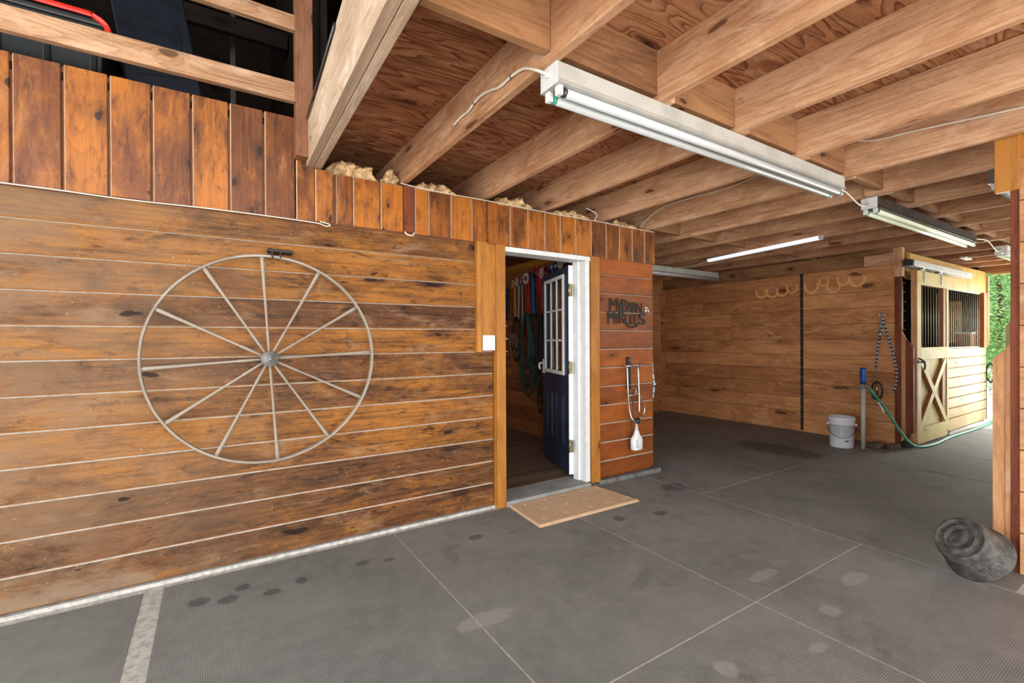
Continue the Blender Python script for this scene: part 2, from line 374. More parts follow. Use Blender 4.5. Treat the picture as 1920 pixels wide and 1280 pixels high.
def rubber():
    t = NT('rubber_stall_mat'); v = t.n('ShaderNodeNewGeometry').outputs['Position']
    s = t.n('ShaderNodeSeparateXYZ', {0: v})
    k = 2*math.pi/.0115
    sx = t.math('SINE', t.math('MULTIPLY', t.math('ADD', s.outputs[0], s.outputs[1]), k*.7071))
    sy = t.math('SINE', t.math('MULTIPLY', t.math('SUBTRACT', s.outputs[0], s.outputs[1]), k*.7071))
    dots = t.step(t.math('MULTIPLY', sx, sy), -.15, .45)
    wear = t.step(t.noise(v, 1.1, 5, .65, .4), .3, .7)
    fine = t.step(t.noise(v, 9, 6, .7, .2), .35, .75)
    tone = t.n('ShaderNodeAttribute', attribute_name='tone').outputs['Fac']
    near = t.step(t.noise(t.vm('MULTIPLY', v, (1, 1, 0)), .5, 2), .35, .65)
    c = t.mix(wear, (.185, .192, .184), (.31, .318, .305))
    c = t.mix(t.math('MULTIPLY', fine, .45), c, (.43, .435, .42))
    c = t.mix(t.math('MULTIPLY', t.math('SUBTRACT', 1.0, dots), .60), c, (.062, .062, .060))
    c = t.mix(t.math('MULTIPLY', tone, .35), c, (.20, .20, .19))
    # chalky scuffs
    sc = t.step(t.noise(v, 3.1, 7, .78, .3), .66, .76)
    c = t.mix(t.math('MULTIPLY', sc, .6), c, (.55, .53, .48))
    dk = t.step(t.noise(t.vm('ADD', v, (31, 7, 0)), 2.1, 4, .6, .5), .62, .74)
    c = t.mix(t.math('MULTIPLY', dk, .35), c, (.05, .05, .047))
    # damp hoof prints near the wall and worn chalky patches
    def spots(c, L, colr, amt):
        m_ = None
        wob = t.math('MULTIPLY', t.math('SUBTRACT', t.noise(v, 16, 4, .7), .5), 1.1)
        for (x, y, rx, ry) in L:
            d = t.n('ShaderNodeVectorMath', {0: t.vm('MULTIPLY', t.vm('SUBTRACT', v, (x, y, 0)), (1/rx, 1/ry, 0))}, operation='LENGTH').outputs['Value']
            q = t.math('SUBTRACT', 1.0, t.step(t.math('ADD', d, wob), .75, 1.1))
            m_ = q if m_ is None else t.math('MAXIMUM', m_, q)
        return t.mix(t.math('MULTIPLY', m_, amt), c, colr)
    c = spots(c, [(-.07, 2.89, .055, .05), (.06, 2.83, .05, .05), (.13, 2.93, .04, .04), (.26, 2.79, .05, .035), (.41, 2.83, .03, .05),
                  (.75, 2.85, .045, .035), (.90, 2.80, .04, .02), (2.9, 2.4, .06, .05), (2.55, 2.5, .05, .05), (1.5, 2.8, .06, .04),
                  (5.75, 3.0, .30, .55), (3.5, 2.75, .14, .10)], (.045, .045, .045), .62)
    c = spots(c, [(1.10, 1.95, .16, .06), (2.55, 1.08, .06, .05), (2.62, 1.45, .14, .04), (1.75, 1.12, .05, .05), (3.0, 1.15, .12, .05), (2.2, .98, .06, .03)], (.46, .45, .42), .30)
    return t.out(c, .72, dots, .5, .0015, Specular_IOR_Level=.4)
M_mat = rubber()

def coir():
    t = NT('coir_doormat'); v = t.n('ShaderNodeNewGeometry').outputs['Position']
    n1 = t.noise(v, 160, 3, .7); n2 = t.noise(v, 9, 3)
    c = t.mix(t.step(n1, .35, .7), (.62, .42, .25), (.40, .24, .13))
    c = t.mix(t.math('MULTIPLY', n2, .4), c, (.66, .50, .34))
    c = t.mix(t.math('MULTIPLY', t.n('ShaderNodeAttribute', attribute_name='tone').outputs['Fac'], .75), c, (.20, .11, .05))
    return t.out(c, .95, n1, .8, .004)
M_coir = coir()

def tubmat():
    t = NT('scuffed_black_rubber'); v = t.n('ShaderNodeNewGeometry').outputs['Position']
    n1 = t.noise(v, 16, 8, .8, .5); n2 = t.noise(v, 150, 4, .7)
    c = t.mix(t.step(n1, .36, .68), (.022, .021, .019), (.115, .11, .098))
    c = t.mix(t.step(n2, .66, .74), c, (.28, .26, .22))
    return t.out(c, .6, n1, .6, .006)
M_tub = tubmat()

def leafmat(name, c1, c2):
    t = NT(name); v = t.n('ShaderNodeNewGeometry').outputs['Position']
    tn = t.n('ShaderNodeAttribute', attribute_name='tone').outputs['Fac']
    m_ = t.out(t.mix(tn, c1, c2), .5)
    t.b.inputs['Transmission Weight'].default_value = 0
    return m_
M_leaf = leafmat('fresh_green_leaves', (.05, .20, .03), (.28, .52, .10))
M_leafd = leafmat('deep_green_leaves', (.02, .09, .02), (.12, .34, .08))
M_trunk = plain('tree_bark', (.12, .08, .05), .9, 0, .2)

# ------------------------------------------------------------------ floor
fl = MB().add([(-4, -4.2, -.0025), (11, -4.2, -.0025), (11, 6.5, -.0025), (-4, 6.5, -.0025)], [(0, 1, 2, 3)])
struct('floor', fl, M_sand)
gr = MB().add([(-60, -60, -.05), (80, -60, -.05), (80, 60, -.05), (-60, 60, -.05)], [(0, 1, 2, 3)])
tag(gr.build('ground', M_ground), 'bright pale gravel ground outside beyond the aisle exit', 'ground', None, 'structure')

def mat_(x0, x1, y0, y1, tone, label, g=.0045):
    b = MB(); b.plank((x0+g, y0+g, -.002), (x1-g, y1-g, 0), tone=tone)
    tag(b.build('rubber_mat', M_mat, None, .0008), label, 'mat', 'rubber floor mats')
mats = [(-1.55, -.315, 1.32, 3.155, .75, 'grey rubber floor mat at the bottom left corner, left of the wide gritty gap'),
        (-.235, 1.05, 1.32, 3.165, .65, 'rubber floor mat with damp hoof prints, below the wagon wheel'),
        (1.05, 2.32, 1.32, 3.165, .35, 'rubber floor mat under the left end of the coir doormat'),
        (2.32, 3.545, 1.32, 3.165, .3, 'rubber floor mat under the right end of the coir doormat'),
        (1.05, 2.32, -.55, 1.32, .55, 'near rubber floor mat at the bottom centre of the view'),
        (2.32, 3.545, -.55, 1.32, .5, 'near rubber floor mat left of the upturned black tub'),
        (3.545, 4.795, .62, 2.5, .35, 'rubber floor mat behind the upturned black tub'),
        (3.545, 4.795, 2.5, 4.35, .35, 'rubber floor mat touching the right corner of the tack room wall'),
        (4.795, 6.02, .62, 2.5, .35, 'second row rubber mat beyond the black tub in the aisle'),
        (4.795, 6.02, 2.5, 4.35, .4, 'dark rubber mat in the middle of the wash bay floor'),
        (6.02, 7.13, .62, 2.5, .35, 'rubber mat in front of the blue-handled hydrant'),
        (6.02, 7.13, 2.5, 4.35, .4, 'dark rubber mat along the wash bay wall left of the white bucket'),
        (3.79, 4.795, 4.35, 5.75, .4, 'shadowed rubber mat at the far left of the wash bay'),
        (4.795, 6.02, 4.35, 5.75, .4, 'shadowed rubber mat at the far end of the wash bay'),
        (6.02, 7.13, 4.35, 5.75, .4, 'shadowed rubber mat in the far right corner of the wash bay'),
        (7.13, 8.9, .62, 2.14, .2, 'rubber mat in front of the sliding stall door'),
        (8.9, 10.65, .62, 2.14, .3, 'pale lit rubber mat at the aisle exit')]
for a in mats: mat_(*a)

# ------------------------------------------------------------------ tack room front wall
S = .175; ZA = H+3.4964*S       # z of seam A
b = MB()
def hboards(b, x0, x1, y, zs, mi_w=0, mi_d=1, th=.025, gv=.008, drop=.010, mi_o=None, axis='x', sgn=-1):
    """horizontal boards with a bevelled, dusty top edge; face at y, looking to -y (axis x) or face at x (axis y)"""
    for (za, zb) in zs:      # za<zb
        off = (random.uniform(-90, 90), random.uniform(-90, 90), 0); tone = random.random()
        prof = [(0, za+.005), (0, zb-gv), (drop, zb), (th, zb), (th, za)]
        vs = []; gc = []
        for xx in (x0, x1):
            for (d, z) in prof:
                p = (xx, y-sgn*d, z) if axis == 'x' else (y-sgn*d, xx, z)
                vs.append(p); gc.append((xx+off[0], (z-za)+off[1]+d, 0))
        if (axis == 'x'): fw = lambda f: f
        else: fw = lambda f: f[::-1]
        b.add(vs, [fw((0, 5, 6, 1)), fw((2, 7, 8, 3)), fw((3, 8, 9, 4)), fw((4, 9, 5, 0)), fw((0, 1, 2, 3, 4)), fw((9, 8, 7, 6, 5))], gc, tone, mi_w)
        if mi_o is not None:
            q0 = [(v_[0], v_[1], v_[2]) for v_ in (vs[0], vs[5])]; q1 = [((x_, y-sgn*.004, za) if axis == 'x' else (y-sgn*.004, x_, za)) for x_ in (x1, x0)]
            b.add(q0+q1, [fw((3, 2, 1, 0))], None, .5, mi_o)
        b.add([vs[i] for i in (1, 6, 7, 2)], [fw((0, 1, 2, 3))], [gc[i] for i in (1, 6, 7, 2)], tone, mi_d)
seams = [ZA-i*S for i in range(-1, 11)]
zs = [(seams[i+1], seams[i]) for i in range(len(seams)-1)]+[(.028, seams[-1])]
zs[0] = (seams[1], 2.112)
hboards(b, -2.6, 1.885, D, zs[:5], th=.03, mi_o=2)
hboards(b, -2.6, 1.885, D, zs[5:], th=.03, mi_o=2)
hb = D+.006      # dark backing
b.plank((-2.6, D+.03, .0), (1.9, D+.06, 2.11), tone=1)
struct('wall_left', b, [M_wall, M_dust, M_fresh])
b = MB(); b.plank((-2.6, D-.012, -.010), (1.9, D+.03, .018)); struct('baseboard_left', b, M_sand)
# stub wall right of the door
b = MB()
zs2 = [(seams[i+1], seams[i]) for i in range(len(seams)-1)]+[(.055, seams[-1])]; zs2[0] = (seams[1], 2.112)
hboards(b, 3.004, 3.76, D-.012, zs2)
b.plank((3.0, D+.013, 0), (3.76, D+.06, 2.11), tone=.6)
struct('wall_stub', b, [M_wallr, M_dust])
b = MB(); hboards(b, D+.0, 5.9, 3.765, zs2, axis='y', sgn=1, mi_d=0); b.plank((3.70, D+.02, 2.1), (3.765, 5.9, 2.44))
struct('wall_wash_left', b, [M_wallr, M_dust])
b = MB(); b.prism([(3.0, 3.165), (3.81, 3.15), (3.82, 3.21), (3.0, 3.21)], 2, -.01, .04); struct('baseboard_stub', b, M_ledge)

# trims
b = MB(); b.plank((1.725, D-.045, 1.245), (1.762, D, 2.108), 'z', .1); b.plank((1.762, D-.030, 1.255), (1.90, D, 2.108), 'z', .3)
struct('trim_1', b, M_trim, .003)
b = MB(); b.plank((1.893, D-.055, 0.0), (1.975, D+.05, 2.098), 'z', .35); struct('trim_2', b, M_trim, .003)
b = MB(); b.plank((2.905, D-.045, 0.03), (3.004, D+.03, 2.10), 'z', .45); struct('trim_3', b, M_trim, .003)

# fascia of vertical boards
def vboard(b, x0, x1, z0, z1, y, gap=.016, tone=None, th=.022, mi=0):
    off = (random.uniform(-90, 90), random.uniform(-90, 90), 0); tone = random.random() if tone is None else tone
    bv = .010
    prof = [(x0+bv*.6, 0), (x1-.003, 0), (x1, .004), (x1, th), (x0, th), (x0, .009)]
    vs = []; gc = []
    for zz in (z0, z1):
        for (x, d) in prof: vs.append((x, y+d, zz)); gc.append((zz+off[0], x-x0+off[1], 0))
    b.add(vs, [(0, 1, 7, 6), (1, 2, 8, 7), (2, 3, 9, 8), (3, 4, 10, 9), (4, 5, 11, 10), (6, 7, 8, 9, 10, 11), (5, 4, 3, 2, 1, 0)], gc, tone, mi)
    b.add([vs[5], vs[0], vs[6], vs[11]], [(0, 1, 2, 3)], None, tone, 1)
YF = 3.187
b = MB()
e = [-2.06, -1.88, -1.70, -1.52, -1.34, -1.165, -.99, -.815, -.633, -.455, -.276, -.099, .083, .263, .44]
for i in range(len(e)-1): vboard(b, e[i]+.010, e[i+1], 2.105, 2.735, YF)
b.plank((-2.1, YF+.017, 2.10), (.44, YF+.05, 2.73), 'x', 1, mi=2)
struct('trim_4', b, [M_fascia, M_groovelt, M_groove])
b = MB()
vboard(b, .447, .555, 2.105, 2.475, YF-.004, tone=.75); vboard(b, .557, .665, 2.105, 2.438, YF-.012, tone=.2)
e = [.682, .79, .976, 1.142]
for i in range(3): vboard(b, e[i]+.006, e[i+1], 2.108, 2.432, YF+.004)
b.plank((1.144, YF-.006, 2.112), (1.212, YF+.03, 2.436), 'z', 1, 3)
e = [1.226, 1.329, 1.508, 1.684, 1.822]
for i in range(4): vboard(b, e[i]+.004, e[i+1], 2.105, 2.43, YF+.004)
b.plank((1.826, YF-.016, 2.098), (1.914, YF+.03, 2.43), 'z', .55)
b.plank((.56, YF+.020, 2.10), (1.92, YF+.05, 2.425), 'x', .6, 2)
struct('trim_5', b, [M_fascia, M_groovelt, M_groove, M_post])
b = MB()
e = [1.914, 2.035, 2.209, 2.385, 2.553, 2.729, 2.913, 3.1, 3.274, 3.448, 3.623, 3.78]
for i in range(11): vboard(b, e[i]+.004, e[i+1], 2.098, 2.42, YF+.002)
b.plank((1.92, YF+.018, 2.098), (3.77, YF+.05, 2.41), 'x', .6, 2)
struct('trim_6', b, [M_fascia, M_groovelt, M_groove])
b = MB(); b.plank((.5, YF+.03, 2.415), (3.78, 3.34, 2.43)); struct('trim_7', b, M_block)

# ------------------------------------------------------------------ doorway
b = MB()
b.plank((2.845, D-.029, .045), (2.894, 3.344, 2.054)); b.plank((1.975, D-.03, .045), (1.99, 3.345, 2.075)); b.plank((1.975, D-.03, 2.055), (2.905, 3.345, 2.095))
b.plank((2.825, 3.27, .045), (2.85, 3.345, 2.06))
d1 = struct('door_1', b, M_white, .003)
sl = MB(); sl.plank((1.975, 3.15, -.01), (2.87, 3.44, .045)); sl = sl.build('door_sill', M_sill, d1, .004)
b = MB()
for i in range(22): b.plank((-.2, 3.40+i*.13, .03), (3.7, 3.40+i*.13+.127, .055), 'x')
struct('floor_tack_room', b, M_tackfloor)
b = MB(); z0 = .05
for i in range(13): b.plank((3.66, 3.27, z0+i*.187), (3.70, 6.15, z0+i*.187+.184), 'y')
b.plank((3.64, 3.3, 2.33), (3.67, 6.1, 2.40), 'y', .1, 1)
b.plank((3.645, 5.0, 1.60), (3.665, 5.06, 2.35), 'z', .1, 1)
struct('wall_tack_right', b, [M_tack, M_trim])
b = MB(); b.plank((-.2, 6.1, 0), (3.7, 6.15, 2.45), 'x'); b.plank((-.2, 3.3, 0), (-.15, 6.1, 2.45), 'y'); struct('wall_tack_back', b, M_tack)
b = MB()
for i in range(9): b.plank((-.2, 3.3+i*.31, 2.42), (3.7, 3.3+i*.31+.3, 2.44), 'x')
struct('ceiling_tack_room', b, M_tack)

# navy half-glazed door leaf, open inwards
hx, hy = 2.786, 3.36; fx, fy = 3.06, 4.13
L = math.hypot(fx-hx, fy-hy); ux = Vector(((fx-hx)/L, (fy-hy)/L, 0)); nx = Vector((-ux.y, ux.x, 0))   # nx points to the viewer side
dr = thing('entry_door', (hx, hy, .085), 'navy door with nine-pane white-framed window, standing open into the tack room', 'door')
DM = Matrix((ux, nx, Vector((0, 0, 1)))).transposed().to_4x4(); DM.translation = Vector((hx, hy, 0))
th = .06; zt = 2.03; zb = .085
b = MB()
def lbox(b, u0, u1, n0, n1, z0, z1, mi=0, M=DM): b.plank((u0, n0, z0), (u1, n1, z1), 'z', .5, mi, M)
lbox(b, 0, .14, -th, 0, zb, zt); lbox(b, .70, L, -th, 0, zb, zt); lbox(b, .14, .70, -th, 0, 1.935, zt); lbox(b, .14, .70, -th, 0, zb, 1.03)
b.build('door_leaf', M_navy, dr, .002)
b = MB(); lbox(b, -.003, 0, -th, -.001, zb, zt); tag(b.build('edge_strip', M_white, dr), 'white hinge-side edge')
b = MB()
for (u0, u1, z0, z1) in ((.115, .15, 1.00, 1.965), (.69, .725, 1.00, 1.965), (.15, .69, 1.93, 1.965), (.15, .69, 1.00, 1.035)): lbox(b, u0, u1, -.004, .014, z0, z1)
for k in (1, 2): lbox(b, .15+k*.18-.009, .15+k*.18+.009, -.004, .010, 1.035, 1.93)
for k in (1, 2): lbox(b, .15, .69, -.004, .009, 1.035+k*.298-.009, 1.035+k*.298+.009)
wf = b.build('window_frame', M_white, dr, .002)
b = MB(); lbox(b, .15, .69, -.035, -.03, 1.03, 1.935); b.build('window_pane', M_glass, wf)
for (u0, u1) in ((.13, .35), (.47, .66)):
    b = MB()
    for (a0, a1, c0, c1) in ((u0, u0+.02, .32, .82), (u1-.02, u1, .32, .82), (u0, u1, .32, .34), (u0, u1, .80, .82)): lbox(b, a0, a1, 0, .008, c0, c1)
    lbox(b, u0+.04, u1-.04, 0, .006, .36, .78)
    b.build('raised_panel', M_navy, dr, .002)
for zc in (1.80, 1.08, .35):
    b = MB(); lbox(b, -.045, -.005, -.028, -.022, zc-.055, zc+.055); lbox(b, -.006, .0, -.05, -.01, zc-.055, zc+.055)
    b.cyl(DM @ Vector((-.006, -.006, zc-.06)), DM @ Vector((-.006, -.006, zc+.06)), .007)
    b.build('hinge', M_brassy, dr)
b = MB(); lbox(b, .755, .80, .0, .012, .98, 1.13); b.tube([DM @ Vector(p) for p in ((.78, .01, 1.09), (.78, .05, 1.085), (.76, .06, 1.06), (.76, .05, 1.02))], .011)
tag(b.build('door_handle', M_white, dr), 'white grip handle')

# ------------------------------------------------------------------ ceiling, joists
b = MB()
xs = [.55, 1.8, 3.05, 4.3, 5.55, 6.8, 8.05, 9.3, 10.6]
for i in range(len(xs)-1):
    for (ya, yb) in ((-3.2, -.75), (-.75, 1.7), (1.7, 4.1), (4.1, 6.3)):
        b.plank((xs[i], ya, 2.70), (xs[i+1]-.003, yb-.003, 2.72), 'x')
ce = struct('ceiling', b, M_ply)
xr = [1.18, 1.858, 2.484, 3.147, 3.80]+[4.45+.645*i for i in range(10)]
ZB = 2.462
def joist(x0, x1, y0, y1, m_=M_joist, z0=ZB, z1=2.70, name='joist'):
    b = MB(); n = 14
    # slightly wany lower edge
    off = (random.uniform(-90, 90), random.uniform(-90, 90)); tn = random.random(); vs = []; gc = []
    ph = random.uniform(0, 9)
    for i in range(n+1):
        y = y0+(y1-y0)*i/n; wz = mn.noise(Vector((y*.9, ph, 0)))*.006; wx = mn.noise(Vector((y*.6, ph+5, 0)))*.005
        for (x, z) in ((x0, z0), (x1, z0), (x1, z1), (x0, z1)):
            vs.append((x+wx, y, z+(wz if z == z0 else 0))); gc.append((y+off[0], (z-z0)+(x-x0)*1.0*(1 if z == z0 else 0)+off[1], 0))
    fs = [(0, 3, 2, 1), tuple(n*4+k for k in (0, 1, 2, 3))]
    for i in range(n):
        for k in range(4): fs.append((i*4+k, i*4+(k+1) % 4, i*4+4+(k+1) % 4, i*4+4+k))
    b.add(vs, fs, gc, tn); return b.build(name, m_, ce, .003)
joist(xr[0]-.042, xr[0], -3.0, 4.3)
for x in xr[1:]:
    joist(x-.042, x, 1.44, 4.3 if x < 3.7 else 6.2)
    if x > 3.9: joist(x-.084, x-.043, -3.0, 1.60)
    else: joist(x-.084, x-.043, -3.0, 1.55)
# blocking line over the light, and over the tack room wall line
prev = .60
for x in xr[:13]:
    b = MB(); b.plank((prev+.001, 1.475, 2.488), (x-.085 if prev > .7 else x-.043, 1.515, 2.699), 'x'); b.build('blocking', M_block, ce, .002)
    prev = x-.043 if prev > .7 else x
for i in range(4, 12):
    x = xr[i]; b = MB(); b.plank((x+.001, 3.36, 2.50), (xr[i+1]-.043, 3.40, 2.699), 'x'); b.build('blocking', M_block, ce, .002)
# doubled header at the left edge of the ceiling, ending at the wall
def taper_beam(pts, m_, name='header_beam', und=1, rise=0):
    b = MB(); off = random.uniform(-50, 50); vs = []; gc = []
    n = 10; (xa0, xb0, ya), (xa1, xb1, yb) = pts
    for i in range(n+1):
        t_ = i/n; y = ya+(yb-ya)*t_; xa = xa0+(xa1-xa0)*t_; xb = xb0+(xb1-xb0)*t_
        j1, j2 = (mn.noise(Vector((y*7, off, k)))*.003 for k in (0, 5))
        zt_ = 2.698+rise*max(0, 3.2-y)
        for (x, z) in ((xa, 2.448+j1), (xb, 2.448+j2), (xb, zt_), (xa, zt_)): vs.append((x, y, z)); gc.append((y+off, (z-2.44)+(x-xa)*2+off, 0))
    fs = [(0, 3, 2, 1), tuple(n*4+k for k in (0, 1, 2, 3))]
    for i in range(n):
        for k in range(4): fs.append((i*4+k, i*4+(k+1) % 4, i*4+4+(k+1) % 4, i*4+4+k))
    b.add(vs, fs, gc, .4)
    for i in range(n): b.mi[2+i*4] = und
    return b.build(name, m_, ce, .003)
taper_beam(((.420, .470, -3.0), (.507, .551, 3.20)), [M_beam, M_kerf], rise=.14)
taper_beam(((.474, .520, -3.0), (.554, .600, 3.235)), [M_beam, M_kerf], und=0)
# dark sheet added for the unlit void above the wall top
b = MB()
b.plank((.5, 4.3, 2.44), (3.8, 4.34, 2.70)); struct('wall_dark_void', b, M_dark)
# ------------------------------------------------------------------ insulation tufts on the wall top
ti = 0
tl = ['shaggy yellow insulation piece next to the doubled header beam', 'small insulation tuft against the first joist', 'insulation piece between the first and second joists',
      'insulation piece between the second and third joists', 'insulation piece between the third and fourth joists above the doorway', 'insulation piece left of the last joist on the wall top']
for (x0, x1, hh, yy) in ((.64, .98, .13, 3.30), (1.02, 1.13, .11, 3.28), (1.22, 1.62, .09, 3.32), (1.92, 2.36, .085, 3.32), (2.52, 3.0, .08, 3.32), (3.2, 3.62, .07, 3.33)):
    b = MB(); nu, nv = 70, 26; vs = []; fs = []
    for i in range(nu+1):
        for j in range(nv):
            a = 2*math.pi*j/nv; t_ = i/nu; env = math.sin(math.pi*min(max(t_, .02), .98))**.35
            p = Vector((x0+(x1-x0)*t_, yy+math.cos(a)*.075*env, 2.432+hh*.48*env*(1+math.sin(a))))
            q = p+Vector((mn.noise(p*23), mn.noise(p*21+Vector((3, 1, 2))), mn.noise(p*19+Vector((8, 4, 1)))))*.035*(1 if p.z > 2.45 else .3)
            q += Vector((mn.noise(p*70), mn.noise(p*66), mn.noise(p*73)))*.015
            q.z = max(q.z, 2.431); vs.append(q)
    for i in range(nu):
        for j in range(nv): fs.append((i*nv+j, i*nv+(j+1) % nv, (i+1)*nv+(j+1) % nv, (i+1)*nv+j))
    fs.append(tuple(range(nv))); fs.append(tuple(nu*nv+j for j in range(nv))[::-1])
    b.add(vs, fs, smooth=True); tag(b.build('insulation_batt', M_inslt), tl[ti], 'insulation', 'insulation tufts on the wall top'); ti += 1

# ------------------------------------------------------------------ loft
b = MB(); b.plank((.436, 3.10, 2.475), (.535, 3.185, 4.4), 'z', .3); struct('trim_8', b, M_postb, .003)
b = MB(); b.plank((-2.2, 3.12, 2.806), (.436, 3.16, 2.925), 'x', .3); tag(b.build('guard_rail', M_rail, None, .002), 'lower pale wooden loft rail above the vertical board fascia', 'rail', 'loft guard rails')
b = MB(); b.plank((-2.2, 3.12, 3.245), (.436, 3.16, 3.336), 'x', .2); tag(b.build('guard_rail', M_rail, None, .002), 'upper wooden loft rail at the top edge of the view', 'rail', 'loft guard rails')
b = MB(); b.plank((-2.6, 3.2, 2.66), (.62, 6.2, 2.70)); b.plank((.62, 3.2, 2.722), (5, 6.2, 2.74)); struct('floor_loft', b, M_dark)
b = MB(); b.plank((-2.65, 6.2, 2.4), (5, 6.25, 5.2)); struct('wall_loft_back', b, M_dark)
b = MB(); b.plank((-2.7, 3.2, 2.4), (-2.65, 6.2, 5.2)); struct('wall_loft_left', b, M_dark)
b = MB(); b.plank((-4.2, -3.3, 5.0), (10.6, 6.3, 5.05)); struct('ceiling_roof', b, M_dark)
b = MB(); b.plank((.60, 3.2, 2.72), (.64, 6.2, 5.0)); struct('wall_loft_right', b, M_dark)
# pale stud hanging in the loft, rafter
b = MB(); b.plank((-.022, -.016, 0), (.022, .016, 1.0), 'z', .1)
o = b.build('wooden_strut', M_rail); o.location = (.60, 3.55, 3.36); o.rotation_euler = (R(-6), R(6), 0); tag(o, 'short pale wooden strut hanging in the loft right of the red-brown post', 'strut')
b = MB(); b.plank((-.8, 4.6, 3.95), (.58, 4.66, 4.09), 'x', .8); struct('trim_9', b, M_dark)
b = MB(); b.plank((.15, 4.9, 2.7), (.19, 4.93, 4.8), 'z', .5); tag(b.build('metal_conduit', M_steeld), 'dull grey vertical pipe standing at the back of the dark loft', 'pipe')
# black steel angle on the header side
b = MB(); b.tube([(.4845, 2.27, 2.812), (.4945, 3.08, 2.708)], [(.004, .013)]*2, 8, flat=(1, 0, 0))
o = tag(b.build('steel_angle', M_steeld), 'thin dark steel angle strip along the top of the doubled header beam', 'metal strip')

# totes in the loft
def tote(x0, x1, y0, y1, z0, h, mb_, ml, label, strap=None):
    t_ = thing('storage_tote', ((x0+x1)/2, (y0+y1)/2, z0), label, 'tote', 'totes stored in the loft')
    b = MB(); c = .02
    vs = [(x0+c, y0+c, z0), (x1-c, y0+c, z0), (x1-c, y1-c, z0), (x0+c, y1-c, z0), (x0, y0, z0+h), (x1, y0, z0+h), (x1, y1, z0+h), (x0, y1, z0+h)]
    b.add(vs, [(3, 2, 1, 0), (4, 5, 6, 7), (0, 1, 5, 4), (1, 2, 6, 5), (2, 3, 7, 6), (3, 0, 4, 7)])
    n = 5
    for i in range(n):
        xx = x0+.04+(x1-x0-.1)*i/(n-1); b.prism([(xx, y0-.006), (xx+.03, y0-.006), (xx+.025, y0+.02), (xx+.005, y0+.02)], 2, z0+.03, z0+h-.03)
    b.build('tote_body', mb_, t_, .006)
    b = MB(); b.plank((x0-.018, y0-.018, z0+h-.012), (x1+.018, y1+.018, z0+h+.022)); b.build('tote_lid', ml, t_, .01)
    return t_
tote(-1.35, -.50, 3.42, 3.95, 2.70, .40, M_toteblk, M_black, 'black ribbed storage tote with a red strap round its lid, left end of the loft')
b = MB(); pth = [(-1.42, 3.388, 3.135), (-.62, 3.388, 3.135), (-.54, 3.386, 3.125), (-.49, 3.39, 3.095), (-.478, 3.42, 3.06)]
b.tube(smoothpath(pth, 5), [(.016, .004)]*21, 8, flat=(0, 0, 1)); tag(b.build('red_strap', M_red), 'flat red strap lying along the edge of the black tote lid', 'strap')
b = MB(); M_ = Matrix.Translation((-.19, 3.52, 2.705)) @ Matrix.Rotation(R(-9), 4, 'Y') @ Matrix.Rotation(R(-5), 4, 'X')
t_ = thing('plastic_panel', (-.3, 3.5, 2.70), 'blue-black moulded plastic panel standing on edge in the loft', 'panel')
b.plank((-.20, 0, 0), (.17, .035, .86), M=M_); b.build('panel_sheet', M_toteblu, t_, .01)
b = MB()
for (a, c, e0, e1) in ((-.13, .10, .62, .60), (.10, .11, .60, .44), (-.10, .10, .45, .43), (-.14, .14, .28, .26), (-.12, .12, .14, .12)): b.plank((a, -.006, min(e0, e1)), (c, 0, max(e0, e1)+.004), M=M_)
b.build_split('moulded_rib', M_toteblu, t_)
tote(-.06, .02+.28, 4.3, 4.8, 2.70, .28, M_toteblk, M_toteblu, 'low dark tote far back in the loft beside the grey pipe')
b = MB(); b.tube([(.30+.07*math.cos(a/20*2*math.pi), 3.62, 2.782+.07*math.sin(a/20*2*math.pi)) for a in range(20)], .012, 8, closed=True); tag(b.build('coiled_hose', M_steeld), 'small grey coil lying in the dark loft beside the post', 'coil')

# ------------------------------------------------------------------ wagon wheel
hub = Vector((.285, 3.115, 1.236)); RW = .622
wt = thing('wagon_wheel', (hub.x, hub.y, hub.z-RW), 'large weathered grey twelve-spoke wagon wheel hung on the plank wall', 'wheel')
b = MB(); n = 96; vs = []; fs = []; gc = []
for i in range(n):
    a = 2*math.pi*i/n; rr = RW*(1+.004*math.sin(3*a+1))
    for (r_, y) in ((rr, 3.135), (rr, 3.168), (rr-.013, 3.168), (rr-.013, 3.135)):
        vs.append((hub.x+r_*math.cos(a), y, hub.z+r_*math.sin(a))); gc.append((a*.6 if i < n else 0, y+r_, 0))
for i in range(n):
    for k in range(4): fs.append((i*4+k, ((i+1) % n)*4+k, ((i+1) % n)*4+(k+1) % 4, i*4+(k+1) % 4))
b.add(vs, fs, gc, .3); b.build('rim', M_wheel, wt, .002)
for a in (93.1, 62, 32, 2.6, -26.6, -56.4, -85.8, -116.3, -145.9, -176.1, 152.6, 121.9):
    a = R(a); d = Vector((math.cos(a), 0, math.sin(a))); b = MB()
    rs = [(.035, .0065), (.10, .0075), (.165, .0085), (.170, .0062), (.30, .0070), (.50, .0095), (.575, .0115), (.612, .0120)]
    pts = [hub+d*r_+Vector((0, .036*(r_/.61), 0)) for r_, _ in rs]
    b.tube(pts, [q for _, q in rs], 10, tone=random.uniform(.1, .6)); b.build('spoke', M_wheel, wt)
b = MB(); Mh = Matrix.Translation(hub) @ Matrix.Rotation(R(90), 4, 'X')
b.lathe([(0, .075), (.008, .075), (.010, .068), (.018, .066), (.020, .052), (.030, .048), (.033, .040), (.043, .034), (.046, .022), (.047, -.02), (.043, -.05), (0, -.05)], Mh, 32)
hb_ = b.build('hub', M_hub, wt)
b = MB(); b.lathe([(0, .084), (.005, .083), (.008, .078), (.008, .07)], Mh, 16); b.build('axle_tip', M_chrome, hb_)
